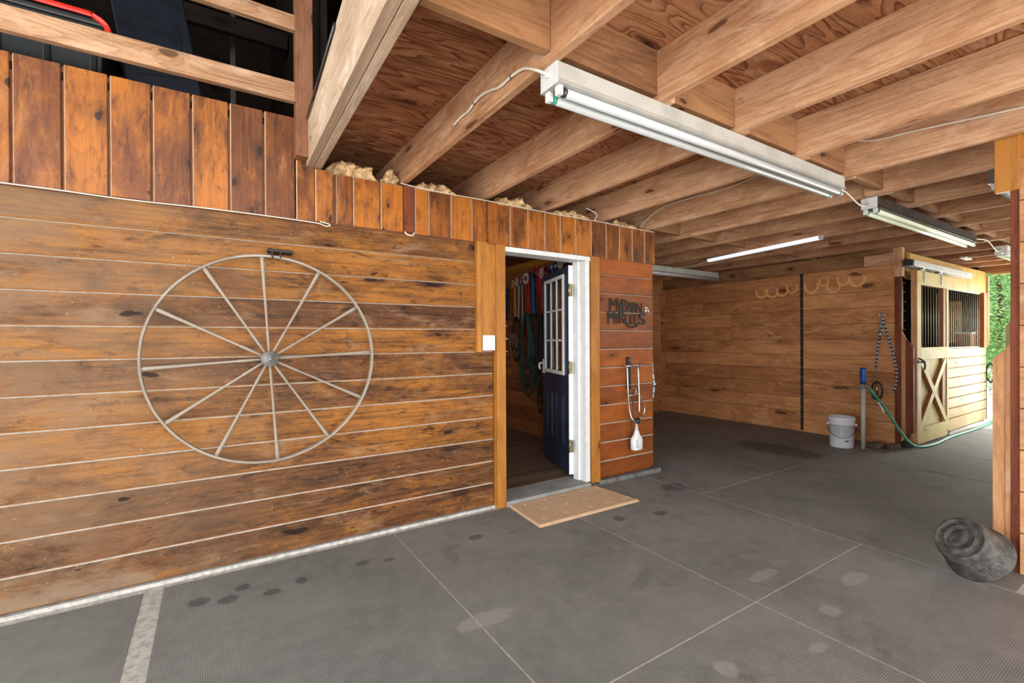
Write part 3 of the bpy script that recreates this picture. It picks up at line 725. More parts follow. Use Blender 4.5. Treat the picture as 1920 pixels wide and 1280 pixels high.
b = MB(); b.plank((.285, 3.115, 1.875), (.42, 3.215, 1.892)); b.plank((.285, 3.165, 1.862), (.31, 3.215, 1.905)); b.plank((.30, 3.12, 1.83), (.31, 3.13, 1.88)); b.plank((.345, 3.12, 1.84), (.353, 3.128, 1.88))
tag(b.build('wall_bracket', M_iron, None, .003), 'black iron bracket on the wall holding the top of the wagon wheel', 'bracket')

# ------------------------------------------------------------------ switch, sign, ring
sw = thing('light_switch', (1.83, D-.033, 1.256), 'white double toggle light switch on the trim left of the doorway', 'switch')
b = MB(); b.plank((1.775, D-.040, 1.258), (1.885, D-.030, 1.378)); b.build('switch_plate', M_white, sw, .003)
for x in (1.808, 1.852):
    b = MB(); b.plank((x-.005, D-.054, 1.315), (x+.005, D-.038, 1.334)); b.build('toggle', M_white, sw, .002)
    for z in (1.278, 1.358):
        b = MB(); b.cyl((x, D-.041, z), (x, D-.039, z), .003, seg=8); b.build_split('screw', M_steeld, sw)

def text_mesh(s, size, ext, sx=1.0):
    c = bpy.data.curves.new('t', 'FONT'); c.body = s; c.size = size; c.extrude = ext; c.offset = 0
    o = bpy.data.objects.new('t', c); COL.objects.link(o)
    dg = bpy.context.evaluated_depsgraph_get(); me = bpy.data.meshes.new_from_object(o.evaluated_get(dg))
    COL.objects.unlink(o); bpy.data.objects.remove(o)
    xs_ = [v.co.x for v in me.vertices]; x0 = min(xs_); w_ = max(xs_)-x0
    return [((v.co.x-x0)/w_, v.co.y, v.co.z) for v in me.vertices], [tuple(p.vertices) for p in me.polygons], w_
b = MB()
YS = D-.026
pk = 0
def put(s, x0, x1, z0, hgt):
    vs, fs, w_ = text_mesh(s, 1, .5)
    ys = [v[1] for v in vs]; lo, hi = min(ys), max(ys)
    global pk; pk += 1
    b.add([(x0+v[0]*(x1-x0), YS-(pk % 2)*.0014-v[2]*.006, z0+(v[1]-lo)/(hi-lo)*hgt) for v in vs], fs)
for (s, x0, x1, z0, h_) in (('M', 3.150, 3.262, 1.604, .130), ('Y', 3.245, 3.325, 1.604, .105), ('B', 3.315, 3.392, 1.604, .120), ('A', 3.385, 3.455, 1.607, .095), ('R', 3.450, 3.520, 1.600, .100), ('N', 3.512, 3.590, 1.600, .100),
                            ('M', 3.125, 3.222, 1.490, .118), ('Y', 3.210, 3.285, 1.490, .100), ('R', 3.275, 3.36, 1.490, .118), ('U', 3.355, 3.435, 1.488, .095), ('L', 3.430, 3.485, 1.486, .095), ('E', 3.480, 3.545, 1.486, .095), ('S', 3.550, 3.635, 1.484, .115)): put(s, x0, x1, z0, h_)
b.plank((3.14, YS-.002, 1.602), (3.60, YS+.003, 1.608))
b.tube(smoothpath([(3.335, YS, 1.53), (3.365, YS, 1.49), (3.42, YS, 1.462), (3.48, YS, 1.462), (3.52, YS, 1.478), (3.525, YS, 1.50)], 6), [(.009, .004)]*31, 8, flat=(0, 0, 1))
tag(b.build('metal_sign', M_iron), 'dark cut-metal MY BARN MY RULES sign on the red plank wall', 'sign')
def tie_ring(name, c, nrm, lab, r=.022):
    nrm = Vector(nrm); side = Vector((0, 0, 1)).cross(nrm).normalized(); c = Vector(c)
    t_ = thing(name, c, lab, 'ring')
    b = MB(); Mx = Matrix((side, nrm, Vector((0, 0, 1)))).transposed().to_4x4(); Mx.translation = c
    b.plank((-.022, -.003, -.020), (.022, .005, .020), M=Mx); b.tube([Mx @ Vector((x, y, 0)) for x, y in ((-.009, 0), (-.009, .018), (.009, .018), (.009, 0))], .004, 6)
    b.build('ring_plate', M_chrome, t_)
    b = MB(); b.tube([Mx @ Vector((r*math.sin(a/18*2*math.pi), .014, -.020+r*1.1*math.cos(a/18*2*math.pi))) for a in range(18)], .0042, 6, closed=True); b.build('ring', M_chrome, t_)
    return t_
tie_ring('tie_ring', (3.655, D-.018, 1.64), (0, -1, 0), 'small bright metal tie ring just right of the dark metal sign')
tie_ring('tie_ring', (7.142, 2.425, 1.645), (-1, 0, 0), 'bright metal tie ring above the hanging grey strap on the wash bay wall', .03)

# folding bridle bracket and spray bottle
br = thing('bridle_bracket', (3.42, D-.02, 1.14), 'folding chrome tack bracket with black strap hanging on the stub wall', 'bracket')
yb_ = D-.075
b = MB(); b.tube(smoothpath([(3.325, yb_, 1.085), (3.335, yb_, .85), (3.355, yb_, .66), (3.372, yb_-.02, .575), (3.41, yb_-.03, .545), (3.45, yb_-.03, .56), (3.478, yb_-.02, .60)], 6), .0075, 8)
b.tube(smoothpath([(3.40, yb_, 1.085), (3.455, yb_, 1.08), (3.475, yb_, 1.03), (3.485, yb_, .86), (3.49, yb_, .78), (3.49, yb_, .62)], 6), .0085, 8)
b.tube(smoothpath([(3.488, yb_, .80), (3.535, yb_, .73), (3.565, yb_, .66), (3.545, yb_, .60), (3.49, yb_, .565), (3.44, yb_, .545)], 6), .0065, 8)
b.build('wire_frame', M_chrome, br)
b = MB(); b.cyl((3.305, yb_, 1.085), (3.50, yb_, 1.088), .009); b.cyl((3.305, yb_, 1.085), (3.315, yb_, 1.085), .016); b.cyl((3.49, yb_, 1.088), (3.50, yb_, 1.088), .018)
b.cyl((3.33, yb_, .80), (3.48, yb_, .81), .006); b.tube(smoothpath([(3.385, yb_, .86), (3.43, yb_, .87), (3.445, yb_, .83), (3.42, yb_, .80), (3.385, yb_, .80)], 5), .005, 6)
b.build('cross_bar', M_chrome, br)
b = MB(); b.plank((3.372, D-.045, .86), (3.410, D-.015, 1.15)); b.cyl((3.391, D-.045, 1.15), (3.391, D-.015, 1.15), .019); b.tube(smoothpath([(3.39, yb_, .80), (3.405, yb_, .70), (3.39, yb_-.01, .58)], 5), .007, 6); b.tube([(3.38, yb_, .58), (3.385, yb_, .42)], .004, 6)
b.build('mounting_strap', M_black, br, .003)
b = MB(); b.cyl((3.391, D-.052, 1.14), (3.391, D-.044, 1.14), .007, seg=10); b.cyl((3.391, D-.052, .90), (3.391, D-.044, .90), .005, seg=10); b.build_split('screw', M_chrome, br)
b = MB(); b.lathe([(0, .03), (.022, .025), (.028, 0), (.022, -.02), (0, -.025)], Matrix.Translation((3.43, yb_-.03, .555)) @ Matrix.Rotation(R(60), 4, 'Y'), 10); b.build('clamp_knob', M_black, br)
sb = thing('spray_bottle', (3.44, D-.10, .28), 'white plastic spray bottle hanging upright from the chrome tack bracket', 'bottle')
def loft(b, secs, seg=20, p=3.0, mi=0, M=None):
    vs = []; fs = []; M = M or Matrix()
    for (z, rx, ry, cx, cy) in secs:
        for k in range(seg):
            a = 2*math.pi*k/seg; c, s_ = math.cos(a), math.sin(a)
            f = (abs(c)**p+abs(s_)**p)**(-1/p)
            vs.append(M @ Vector((cx+rx*c*f, cy+ry*s_*f, z)))
    n_ = len(secs)
    for i in range(n_-1):
        for k in range(seg): fs.append((i*seg+k, i*seg+(k+1) % seg, (i+1)*seg+(k+1) % seg, (i+1)*seg+k))
    fs.append(tuple(range(seg))[::-1]); fs.append(tuple((n_-1)*seg+k for k in range(seg)))
    b.add(vs, fs, smooth=True)
bx_, by_ = 3.44, D-.085
b = MB(); loft(b, [(.275, .055, .032, bx_, by_), (.283, .062, .037, bx_, by_), (.37, .066, .038, bx_, by_), (.385, .06, .036, bx_, by_), (.42, .032, .026, bx_, by_), (.445, .022, .02, bx_, by_), (.462, .019, .018, bx_, by_)], 24, 3)
b.build('bottle_body', M_white, sb)
b = MB(); b.lathe([(.017, 0), (.017, .03), (.012, .035), (.010, .075), (.006, .09), (0, .09)], Matrix.Translation((bx_, by_, .462)), 16); b.build('bottle_neck', M_fixture, sb)
b = MB()
for i in range(7): b.plank((bx_-.045, by_-.0392, .372-i*.011), (bx_-.045+random.uniform(.018, .034), by_-.0375, .376-i*.011))
b.build('printed_label', M_webgrey, sb)
# pale blue lead strap hanging on the side of the stub wall
ls = thing('lead_strap', (3.80, 3.24, 1.28), 'pale blue patterned strap hanging round the right edge of the stub wall', 'strap')
b = MB(); pl = smoothpath([(3.775, 3.235, 1.28), (3.79, 3.235, 1.05), (3.815, 3.235, .88), (3.80, 3.235, .76), (3.785, 3.235, .74)], 6); b.tube(pl, [(.018, .004)]*len(pl), 8, flat=(1, .3, 0)); b.build('webbing', M_lead, ls)
b = MB(); b.lathe([(0, .012), (.016, .010), (.018, 0), (.016, -.01), (0, -.012)], Matrix.Translation((3.82, 3.225, .88)) @ Matrix.Rotation(R(90), 4, 'X'), 14); b.build('snap', M_chrome, ls)

# ------------------------------------------------------------------ coir doormat
Md = Matrix.Rotation(0, 4, 'Z')
b = MB(); vs = []; fs = []; nx_, ny_ = 150, 80
P0, P1, P2, P3 = Vector((2.0, 3.16, 0)), Vector((2.80, 3.14, 0)), Vector((2.985, 2.66, 0)), Vector((1.955, 2.685, 0))
P0, P1, P2, P3 = Vector((1.99, 3.155, 0)), Vector((2.905, 3.15, 0)), Vector((2.955, 2.665, 0)), Vector((1.95, 2.68, 0))
pr = [(u, v_) for v_ in (.17, .5, .83) for u in ((.10, .32, .54, .76, .95) if v_ != .5 else (.21, .43, .65, .86))]
def hm(u, v_):
    h_ = .019+.0022*mn.noise(Vector((u*170, v_*90, 0)))+.001*mn.noise(Vector((u*400, v_*200, 4)))
    ed = min(u, 1-u)*2, min(v_, 1-v_); h_ *= min(1, .45+min(ed[0]*40, ed[1]*25))
    for (pu, pv) in pr:
        du, dv = (u-pu)*.92, (v_-pv)*.5
        for (ox, oy, rx, ry) in ((0, -.004, .020, .015), (-.022, .014, .007, .008), (-.008, .024, .007, .009), (.008, .024, .007, .009), (.022, .014, .007, .008)):
            if ((du-ox)/rx)**2+((dv-oy)/ry)**2 < 1 and ((du-ox)/rx*1.7)**2+((dv-oy)/ry*1.7)**2 > (1 if rx > .01 else -1): h_ -= .008
    return h_
for j in range(ny_+1):
    for i in range(nx_+1):
        u, v_ = i/nx_, j/ny_; p = (P3*(1-u)+P2*u)*(1-v_)+(P0*(1-u)+P1*u)*v_; p.z = hm(u, v_); vs.append(p)
for j in range(ny_):
    for i in range(nx_): a = j*(nx_+1)+i; fs.append((a, a+1, a+nx_+2, a+nx_+1))
o_ = len(vs)
ring = [i for i in range(nx_+1)]+[j*(nx_+1)+nx_ for j in range(1, ny_+1)]+[ny_*(nx_+1)+i for i in range(nx_-1, -1, -1)]+[j*(nx_+1) for j in range(ny_-1, 0, -1)]
for r_ in ring: vs.append((vs[r_][0], vs[r_][1], .0005))
for k in range(len(ring)): k2 = (k+1) % len(ring); fs.append((ring[k2], ring[k], o_+k, o_+k2))
b.add(vs, fs)
for i_, p_ in enumerate(vs[:o_]): b.tn[i_] = 1.0 if p_[2] < .0135 and .03 < (i_ % (nx_+1))/nx_ < .97 and .05 < (i_//(nx_+1))/ny_ < .95 else 0.0
tag(b.build('doormat', M_coir), 'tan coir doormat with pressed paw prints in front of the doorway', 'doormat')

# ------------------------------------------------------------------ wash bay back wall
XB = 7.15
b = MB(); tops = [2.262, 2.159]+[2.159-.209*k for k in range(1, 11)]
zs = [(tops[i+1], tops[i]) for i in range(len(tops)-1)]
zs = [(1.95, 2.262)]+[(1.95-.209*(k+1), 1.95-.209*k) for k in range(9)]
zs[-1] = (.0, zs[-1][1])
for (za, zb_) in zs:
    y = 2.30; cuts = [2.30, 3.385, 3.42]
    while y < 5.89:
        y2 = min(5.9, y+random.choice((1.08, 1.6, 2.4))) if y > 2.4 else 3.40
        b.plank((XB+.0, y, za), (XB+.03, y2-.002, zb_-.004), 'y'); y = y2
b.plank((XB+.025, 2.3, .0), (XB+.05, 5.9, 2.26), 'y', 1, 1)
struct('wall_back', b, [M_back, M_dark])
b = MB(); b.plank((XB-.005, 2.30, 2.262), (XB+.03, 2.62, 2.40), 'y', .2); struct('trim_10', b, M_joist)
b = MB(); b.plank((XB+.06, 2.5, 2.262), (XB+.10, 5.9, 2.46), 'y', .6); struct('trim_11', b, M_block)
b = MB(); b.plank((3.75, 5.9, 0), (10.6, 5.95, 2.7), 'x', .8); struct('wall_far', b, M_back)
b = MB(); b.plank((XB-.006, 3.368, .02), (XB+.0, 3.405, 2.27)); sp_ = thing('steel_strip', (XB, 3.39, 0), 'tall black steel strip with bolt heads on the wash bay wall', 'metal strip')
b.build('strip', M_iron, sp_)
for k in range(16):
    b = MB(); z = 2.20-k*.142
    b.lathe([(0, .004), (.004, .003), (.006, 0)], Matrix.Translation((XB-.006, 3.386, z)) @ Matrix.Rotation(R(-90), 4, 'Y'), 8); b.build('bolt', M_chrome, sp_)
# rubbed pale horseshoe scallops
b = MB()
# corner post and guard boards at the stall corner
b = MB(); b.plank((7.145, 2.235, 0), (7.20, 2.30, 2.10), 'z', .6); b.plank((7.14, 2.22, 2.10), (7.22, 2.31, 2.46), 'z', .2, 1); struct('trim_12', b, [M_post, M_joist], .003)
b = MB(); b.prism([(2.232, .06), (2.232, 1.43), (2.19, 1.33), (2.19, .11)], 0, 7.14, 7.18, 0, .1); b.prism([(2.186, .12), (2.186, 1.325), (2.115, 1.22), (2.115, .20)], 0, 7.14, 7.18, 1)
g_ = tag(b.build('guard_boards', [M_guard, M_post]), 'two upright guard boards with slanted tops at the left edge of the stall door', 'guard boards')
b = MB(); b.plank((7.215, 2.24, 1.45), (7.222, 2.247, 2.05))
for k in range(6): b.tube([(7.20, 2.255, 2.02-k*.115), (7.20, 2.21, 2.018-k*.115)], .0035, 6)
tag(b.build('wire_ladder', M_brassy), 'thin metal ladder strip between corner post and stall door', 'wire')
b = MB(); b.plank((7.15, 2.12, 0), (7.22, 2.23, .055)); tag(b.build('corner_block', M_black), 'dark rubber block at the foot of the stall corner', 'block')

# ------------------------------------------------------------------ stall front
YQ = 2.20
b = MB(); zz = 1.19; k = 0
hs = [1.19, 1.045, .905, .765, .62, .475, .33, .185, 0]
for i in range(8): b.plank((7.35, YQ, hs[i+1]+(.012 if i < 7 else .02)), (10.58, YQ+.03, hs[i]-.006), 'x')
b.plank((7.3, YQ+.03, .0), (10.58, YQ+.06, 1.17), 'x')
struct('wall_stall_front', b, M_stall)
b = MB(); xx = 8.7
while xx < 10.6: b.plank((xx, YQ, 2.03), (min(xx+.135, 10.6), YQ+.03, 2.33), 'z'); xx += .14
b.plank((7.3, YQ+.031, 2.08), (10.5, YQ+.05, 2.33), 'x', .7); b.plank((7.25, YQ+.0, 2.33), (10.6, YQ+.05, 2.40), 'x', .9)
b.plank((7.22, YQ-.03, 2.27), (9.9, YQ+.0, 2.38), 'x', .6)
struct('trim_13', b, M_gold)
b = MB(); b.plank((8.58, YQ-.025, 0.02), (8.66, YQ+.05, 2.10), 'z', .2); struct('trim_14', b, M_stalldoor, .002)
b = MB(); b.plank((10.30, YQ-.04, 1.18), (10.52, YQ+.05, 2.05), 'z', .1); struct('trim_15', b, M_wallr, .003)
b = MB(); b.plank((10.58, YQ-.03, 1.22), (10.64, YQ+.08, 2.34), 'z', .1); b.plank((10.58, .5, 2.35), (10.64, YQ-.05, 2.385), 'y', .1); struct('trim_16', b, M_stall, .003)
b = MB(); b.plank((10.57, .3, 2.385), (10.60, 6.2, 2.72), 'y', .3); struct('trim_19', b, M_block)
b = MB(); b.plank((10.30, YQ-.03, -.02), (10.56, YQ+.0, 1.185), 'x', .2); 
gl = thing('stall_grille', (9.5, YQ, 1.19), 'row of dark vertical bars above the blond planks of the stall front', 'grille')
b = MB(); b.plank((8.66, YQ+.002, 1.191), (10.3, YQ+.028, 1.204)); b.plank((8.66, YQ+.004, 2.022), (10.3, YQ+.026, 2.031)); b.build_split('grille_frame', M_steeld, gl)
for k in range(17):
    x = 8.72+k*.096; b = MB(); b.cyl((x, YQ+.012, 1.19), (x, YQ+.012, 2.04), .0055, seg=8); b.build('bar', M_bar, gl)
b = MB(); b.plank((10.05, YQ+.06, 1.17), (10.32, YQ+.25, 1.40)); b.plank((10.045, YQ+.055, 1.40), (10.325, YQ+.255, 1.425), mi=1); tag(b.build('feed_box', [M_wallr, M_white]), 'small brown feed box with pale rim inside the stall behind the grille', 'box')
# side and end walls inside the stall with daylight openings in the end wall
b = MB()
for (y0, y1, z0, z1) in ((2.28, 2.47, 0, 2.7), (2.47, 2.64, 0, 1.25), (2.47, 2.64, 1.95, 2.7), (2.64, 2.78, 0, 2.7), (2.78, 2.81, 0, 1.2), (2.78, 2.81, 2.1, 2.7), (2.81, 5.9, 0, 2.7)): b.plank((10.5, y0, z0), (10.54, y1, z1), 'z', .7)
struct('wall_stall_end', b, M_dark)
# sliding door
sd_ = thing('stall_door', (7.98, YQ-.06, 0.03), 'yellowish sliding stall door with barred top and X-braced lower panel', 'door')
y0, y1 = YQ-.095, YQ-.035; X0, X1 = 7.27, 8.35
b = MB(); b.plank((X0, y0+.001, .22), (X0+.11, y1-.001, 2.0), 'z', .2); b.plank((X1-.03, y0+.001, .22), (X1-.001, y1-.001, 2.0), 'z', .3); b.plank((X0+.08, y0, 1.07), (X1-.03, y1, 1.22), 'x', .3)
b.plank((X0, y0, 2.0), (X1, y1, 2.17), 'x', .2); b.plank((X0, y0, .03), (X1, y1, .22), 'x', .2)
b.build('door_frame', M_stalldoor, sd_, .003)
b = MB()
for k in range(6): b.plank((X0+.1+k*.145, y1-.012, .2), (X0+.1+k*.145+.143, y1, 1.08), 'z', None)
b.build('door_panel', M_stalldoor, sd_)
def brace(xa, za, xb, zb_, dy=0):
    b = MB(); d = Vector((xb-xa, 0, zb_-za)); Ln = d.length; d.normalize(); n_ = Vector((-d.z, 0, d.x))
    Mx = Matrix((d, Vector((0, 1, 0)), n_)).transposed().to_4x4(); Mx.translation = Vector((xa, 0, za))
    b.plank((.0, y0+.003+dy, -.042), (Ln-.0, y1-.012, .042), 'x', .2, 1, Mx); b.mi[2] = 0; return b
brace(X0+.12, 1.06, X1-.04, .23).build('brace', [M_stalldoor, M_brown], sd_)
brace(X0+.12, .23, X1-.04, 1.06, .002).build('brace', [M_stalldoor, M_brown], sd_)
b = MB(); b.plank((X1-.16, y0+.012, .22), (X1-.03, y1-.001, 1.07), 'z', .5); tag(b.build('inner_stile', M_brown, sd_), 'brown inner stile')
b = MB(); b.plank((X1-.13, y0+.01, 1.22), (X1-.03, y1, 2.0), 'z', .3); tag(b.build('upper_stile', M_brown, sd_), 'brown inner stile')
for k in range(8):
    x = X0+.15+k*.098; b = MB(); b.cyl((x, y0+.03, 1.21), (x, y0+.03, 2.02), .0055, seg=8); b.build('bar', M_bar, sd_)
b = MB(); b.plank((X0-.035, y0, 0.05), (X0-.001, y1, 2.16), 'z', .1); tag(b.build('door_edge', M_guard, sd_), 'orange-brown left edge board')
for x in (7.47, 8.10):
    b = MB(); b.plank((x-.02, y0-.012, 2.03), (x+.02, y0, 2.17)); b.cyl((x, y0-.005, 2.19), (x, y1+.0, 2.19), .03, seg=14); b.build_split('hanger', M_chrome, sd_)
b = MB(); b.plank((X0-.02, y0-.012, 1.03), (X0+.14, y0, 1.06)); b.tube(smoothpath([(X0+.02, y0, 1.09), (X0+.02, y0-.05, 1.05), (X0+.05, y0-.05, .99), (X0+.1, y0-.03, .95)], 4), .010, 6); b.tube([(X0+.0, y0-.03, 1.04), (X0+.26, y0-.03, 1.045)], .009, 6)
b.build_split('latch', M_iron, sd_)
tr_ = thing('door_track', (8.6, YQ-.08, 2.2), 'long pale white track cover above the sliding stall door', 'track')
b = MB(); b.prism([(YQ-.12, 2.205), (YQ-.125, 2.275), (YQ-.02, 2.30), (YQ-.02, 2.205)], 0, 7.06, 9.33, grain='x'); b.build('track_cover', M_fixture, tr_, .003)
b = MB(); b.prism([(YQ-.118, 2.208), (YQ-.122, 2.272), (YQ-.03, 2.295), (YQ-.03, 2.208)], 0, 7.02, 7.06, grain='x'); b.build('end_cap', M_iron, tr_)
b = MB(); b.plank((8.40, YQ-.06, .03), (8.58, YQ-.03, .05)); b.plank((8.46, YQ-.07, -.0), (8.50, YQ-.02, .08)); tag(b.build('door_stop', M_iron), 'small black iron door stop on the floor by the stall door', 'door stop')

# ------------------------------------------------------------------ hydrant, bucket, hose, stones
hx_, hy_ = 6.62, 2.44
hd = thing('yard_hydrant', (hx_, hy_, 0), 'upright water hydrant with blue handle and grey pipe behind the bucket', 'hydrant')
b = MB(); b.cyl((hx_, hy_, 0), (hx_, hy_, .74), .024, seg=18); b.build('pipe', M_fixture, hd)
b = MB(); b.lathe([(0, 0), (.030, 0), (.034, .015), (.026, .03), (.032, .045), (.024, .065), (.018, .08), (0, .08)], Matrix.Translation((hx_, hy_, .725)), 18)
b.tube(smoothpath([(hx_-.0, hy_+.07, .72), (hx_, hy_+.04, .755), (hx_, hy_-.04, .755), (hx_, hy_-.08, .72)], 4), .014, 8); b.cyl((hx_-.03, hy_, .765), (hx_-.005, hy_, .765), .022, seg=12); b.build('valve_head', M_hub, hd)
b = MB(); loft(b, [(.80, .026, .030, hx_, hy_), (.82, .028, .032, hx_, hy_), (.96, .028, .032, hx_, hy_), (.985, .022, .030, hx_, hy_)], 16, 4); b.build('blue_handle', M_blue, hd)
b = MB(); loft(b, [(.775, .024, .028, hx_, hy_), (.80, .026, .030, hx_, hy_)], 14, 3); b.build('collar', M_black, hd)
# bucket
bx, by = 6.53, 2.635
bk = thing('bucket', (bx, by, 0), 'white plastic bucket with printed side and wire handle beside the hydrant', 'bucket')
b = MB(); Mb = Matrix.Translation((bx, by, 0))
b.lathe([(q*.84, z_) for q, z_ in [(0, .004), (.142, .004), (.146, .012), (.160, .285), (.170, .285), (.170, .293), (.161, .297), (.163, .335), (.168, .338), (.168, .35), (.166, .375), (.160, .375), (.158, .335), (.141, .02), (0, .018)]], Mb, 48); b.build('bucket_body', M_bucket, bk)
vd = Vector((-bx, -by, 0)).normalized(); sdv = Vector((vd.y, -vd.x, 0))*-1
b = MB(); pts = []
for a in range(-8, 9):
    t_ = a/8; ang = t_*R(95); d = vd*math.cos(ang)+Vector((-vd.y, vd.x, 0))*math.sin(ang); pts.append(Vector((bx, by, 0))+d*(.149+.003*math.cos(ang))+Vector((0, 0, .285-.15*math.cos(ang)**1.0 if abs(t_) < 1 else .29)))
b.tube(pts, .0028, 6); b.build('wire_handle', M_steeld, bk)
for sgn in (-1, 1):
    ang = sgn*R(80); d = vd*math.cos(ang)+Vector((-vd.y, vd.x, 0))*math.sin(ang); b = MB(); b.cyl(Vector((bx, by, .285))+d*.130, Vector((bx, by, .285))+d*.156, .016, seg=14); b.build('handle_lug', M_bucket, bk)
b = MB()
def arcpatch(b, a0, a1, z0, z1, off=.002):
    n_ = 8; vs = []; fs = []
    for i in range(n_+1):
        ang = R(a0+(a1-a0)*i/n_); d = vd*math.cos(ang)+Vector((-vd.y, vd.x, 0))*math.sin(ang)
        for z in (z0, z1): vs.append(Vector((bx, by, z))+d*((.146+.014*(z-.012)/.273)*.84+off))
    for i in range(n_): fs.append((i*2, i*2+2, i*2+3, i*2+1))
    b.add(vs, fs)
for i in range(5): arcpatch(b, -32, -32+random.uniform(20, 34), .232-i*.019, .236-i*.019)
for i in range(3): arcpatch(b, 8, 8+random.uniform(14, 30), .225-i*.026, .229-i*.026)
b.build('printed_text', M_webgrey, bk)
b = MB(); arcpatch(b, 14, 34, .085, .100); b.build('printed_badge', M_steeld, bk)
# hose
b = MB(); ph = smoothpath([(6.60, 2.36, .735), (6.62, 2.335, .68), (6.68, 2.28, .56), (6.78, 2.22, .40), (6.90, 2.18, .24), (7.02, 2.13, .10), (7.12, 2.10, .04), (7.25, 2.06, .018), (7.6, 2.03, .016), (8.3, 2.06, .016), (9.2, 2.04, .016), (10.2, 2.06, .016), (10.5, 2.10, .016)], 8)
b.tube(ph, .014, 10); tag(b.build('garden_hose', M_green), 'green hose running from the hydrant down and along the stall wall', 'hose')
b = MB()
b.plank((6.60, 2.20, 0), (7.10, 2.42, .012)); tag(b.build('stone_slab', M_stone, None, .004), 'flat brown stone slab at the foot of the hydrant', 'slab')
for (x0, x1, y0_, y1_, h_, lab) in ((6.68, 6.86, 2.30, 2.42, .06, 'left broken paving stone on the slab by the hydrant'), (6.78, 7.05, 2.18, 2.29, .045, 'right broken paving stone on the slab by the stall corner')):
    b = MB(); pp = []
    for k in range(8):
        a = 2*math.pi*k/8+.2; rr = 1+random.uniform(-.12, .1); pp.append(((x0+x1)/2+(x1-x0)/2*rr*math.cos(a)*1.1, (y0_+y1_)/2+(y1_-y0_)/2*rr*math.sin(a)*1.1))
    b.prism(pp, 2, .012, .012+h_, grain='x'); tag(b.build('paving_stone', M_stone, None, .008), lab, 'stone', 'paving stones by the hydrant')

# ------------------------------------------------------------------ strap set hanging on wash bay wall
hl = thing('cross_tie', (7.13, 2.41, 1.62), 'grey checked strap with stirrup-shaped hook hanging from the ring on the wash bay wall', 'strap')
xw = 7.125
def strap(b, pts, w_=.013, n=5):
    p = smoothpath(pts, n); b.tube(p, [(w_, .003)]*len(p), 8, flat=(0, 1, 0))
b = MB(); strap(b, [(xw, 2.415, 1.60), (xw, 2.44, 1.40), (xw, 2.47, 1.18), (xw, 2.49, .96)]); strap(b, [(xw, 2.415, 1.60), (xw, 2.36, 1.35), (xw, 2.30, 1.10), (xw, 2.275, .90), (xw, 2.29, .72), (xw, 2.32, .66)]); b.build_split('checked_webbing', M_web, hl)
b = MB(); b.tube(smoothpath([(xw, 2.49, .96), (xw, 2.48, .85), (xw-.01, 2.49, .78)], 4), .005, 6); b.tube(smoothpath([(xw, 2.32, .66), (xw, 2.37, .66), (xw, 2.42, .70)], 4), .004, 6); strap(b, [(xw-.008, 2.42, 1.56), (xw-.008, 2.47, 1.40)], .008); b.build_split('cord', M_webgrey, hl)
b = MB(); b.tube([(xw-.01, 2.475+.055*math.cos(a/20*2*math.pi), .67+.115*math.sin(a/20*2*math.pi)) for a in range(20)], .009, 8, closed=True); b.prism([(2.42, .60), (2.53, .60), (2.51, .56), (2.44, .56)], 0, xw-.03, xw+.01); b.build('stirrup_loop', M_black, hl)
b = MB(); b.cyl((xw-.01, 2.475, .60), (xw-.01, 2.477, .77), .013, seg=10); b.tube(smoothpath([(xw-.02, 2.47, .54), (xw-.02, 2.42, .46), (xw-.02, 2.385, .385)], 4), .010, 8); b.tube([(xw-.01, 2.44, 1.33), (xw-.01, 2.44, 1.44)], .007, 6); b.build_split('metal_snap', M_chrome, hl)

# ------------------------------------------------------------------ fluorescent lights
def fixture(x0, x1, yc, ztop, label, m_h, m_t, hh=.085, wd=.11, plate=True, tz=-.022, cap=M_white):
    t_ = thing('fluorescent_light', ((x0+x1)/2, yc, ztop), label, 'light fixture', 'fluorescent ceiling lights')
    b = MB(); h2 = wd/2; z0 = ztop-hh
    b.prism([(yc-h2, ztop), (yc+h2, ztop), (yc+h2, z0+.02), (yc+h2*1.15, z0+.002), (yc+h2*1.15, z0), (yc-h2*1.15, z0), (yc-h2*1.15, z0+.002), (yc-h2, z0+.02)], 0, x0, x1, grain='x'); b.build('housing', m_h, t_)
    for s_ in (-1, 1):
        b = MB(); b.cyl((x0+.045, yc+s_*.033, z0+tz), (x1-.03, yc+s_*.033, z0+tz), .019, seg=18); tb = b.build('tube', m_t, t_)
        b = MB(); b.cyl((x0+.040, yc+s_*.033, z0+tz), (x0+.055, yc+s_*.033, z0+tz), .0195, seg=18); b.cyl((x1-.045, yc+s_*.033, z0+tz), (x1-.028, yc+s_*.033, z0+tz), .0195, seg=18); b.build_split('tube_cap', M_green if s_ > 0 else M_steeld, tb)
        b = MB(); b.plank((x0+.012, yc+s_*.033-.015, z0-.040), (x0+.036, yc+s_*.033+.015, z0)); b.plank((x1-.028, yc+s_*.033-.015, z0-.040), (x1-.006, yc+s_*.033+.015, z0)); b.build_split('lamp_socket', cap, t_, .004)
    if plate:
        b = MB(); b.plank((x0-.004, yc-h2, z0-.002), (x0, yc+h2, ztop)); b.cyl((x0-.018, yc, ztop-.035), (x0-.004, yc, ztop-.035), .013, seg=10); b.build('end_plate', cap, t_)
    return t_
fixture(1.17, 3.70, 1.525, 2.459, 'long white twin-tube light nearest the camera, with loose white cable', M_fixture, M_tubew)
fixture(4.42, 7.02, 1.585, 2.459, 'second twin-tube light down the aisle with greenish dim tubes', M_steeld, M_tubeg)
fixture(8.12, 10.2, 1.555, 2.459, 'farthest aisle light, partly behind the reddish post', M_white, M_tubeg)
fixture(4.65, 7.1, 4.72, 2.44, 'grey light over the dark wash bay, right of the tack room corner', M_fixture, M_tubew, plate=False)
fixture(4.40, 5.6, .845, 2.459, 'dark-sided light at the upper right behind the reddish post', M_steeld, M_tubew, plate=False)
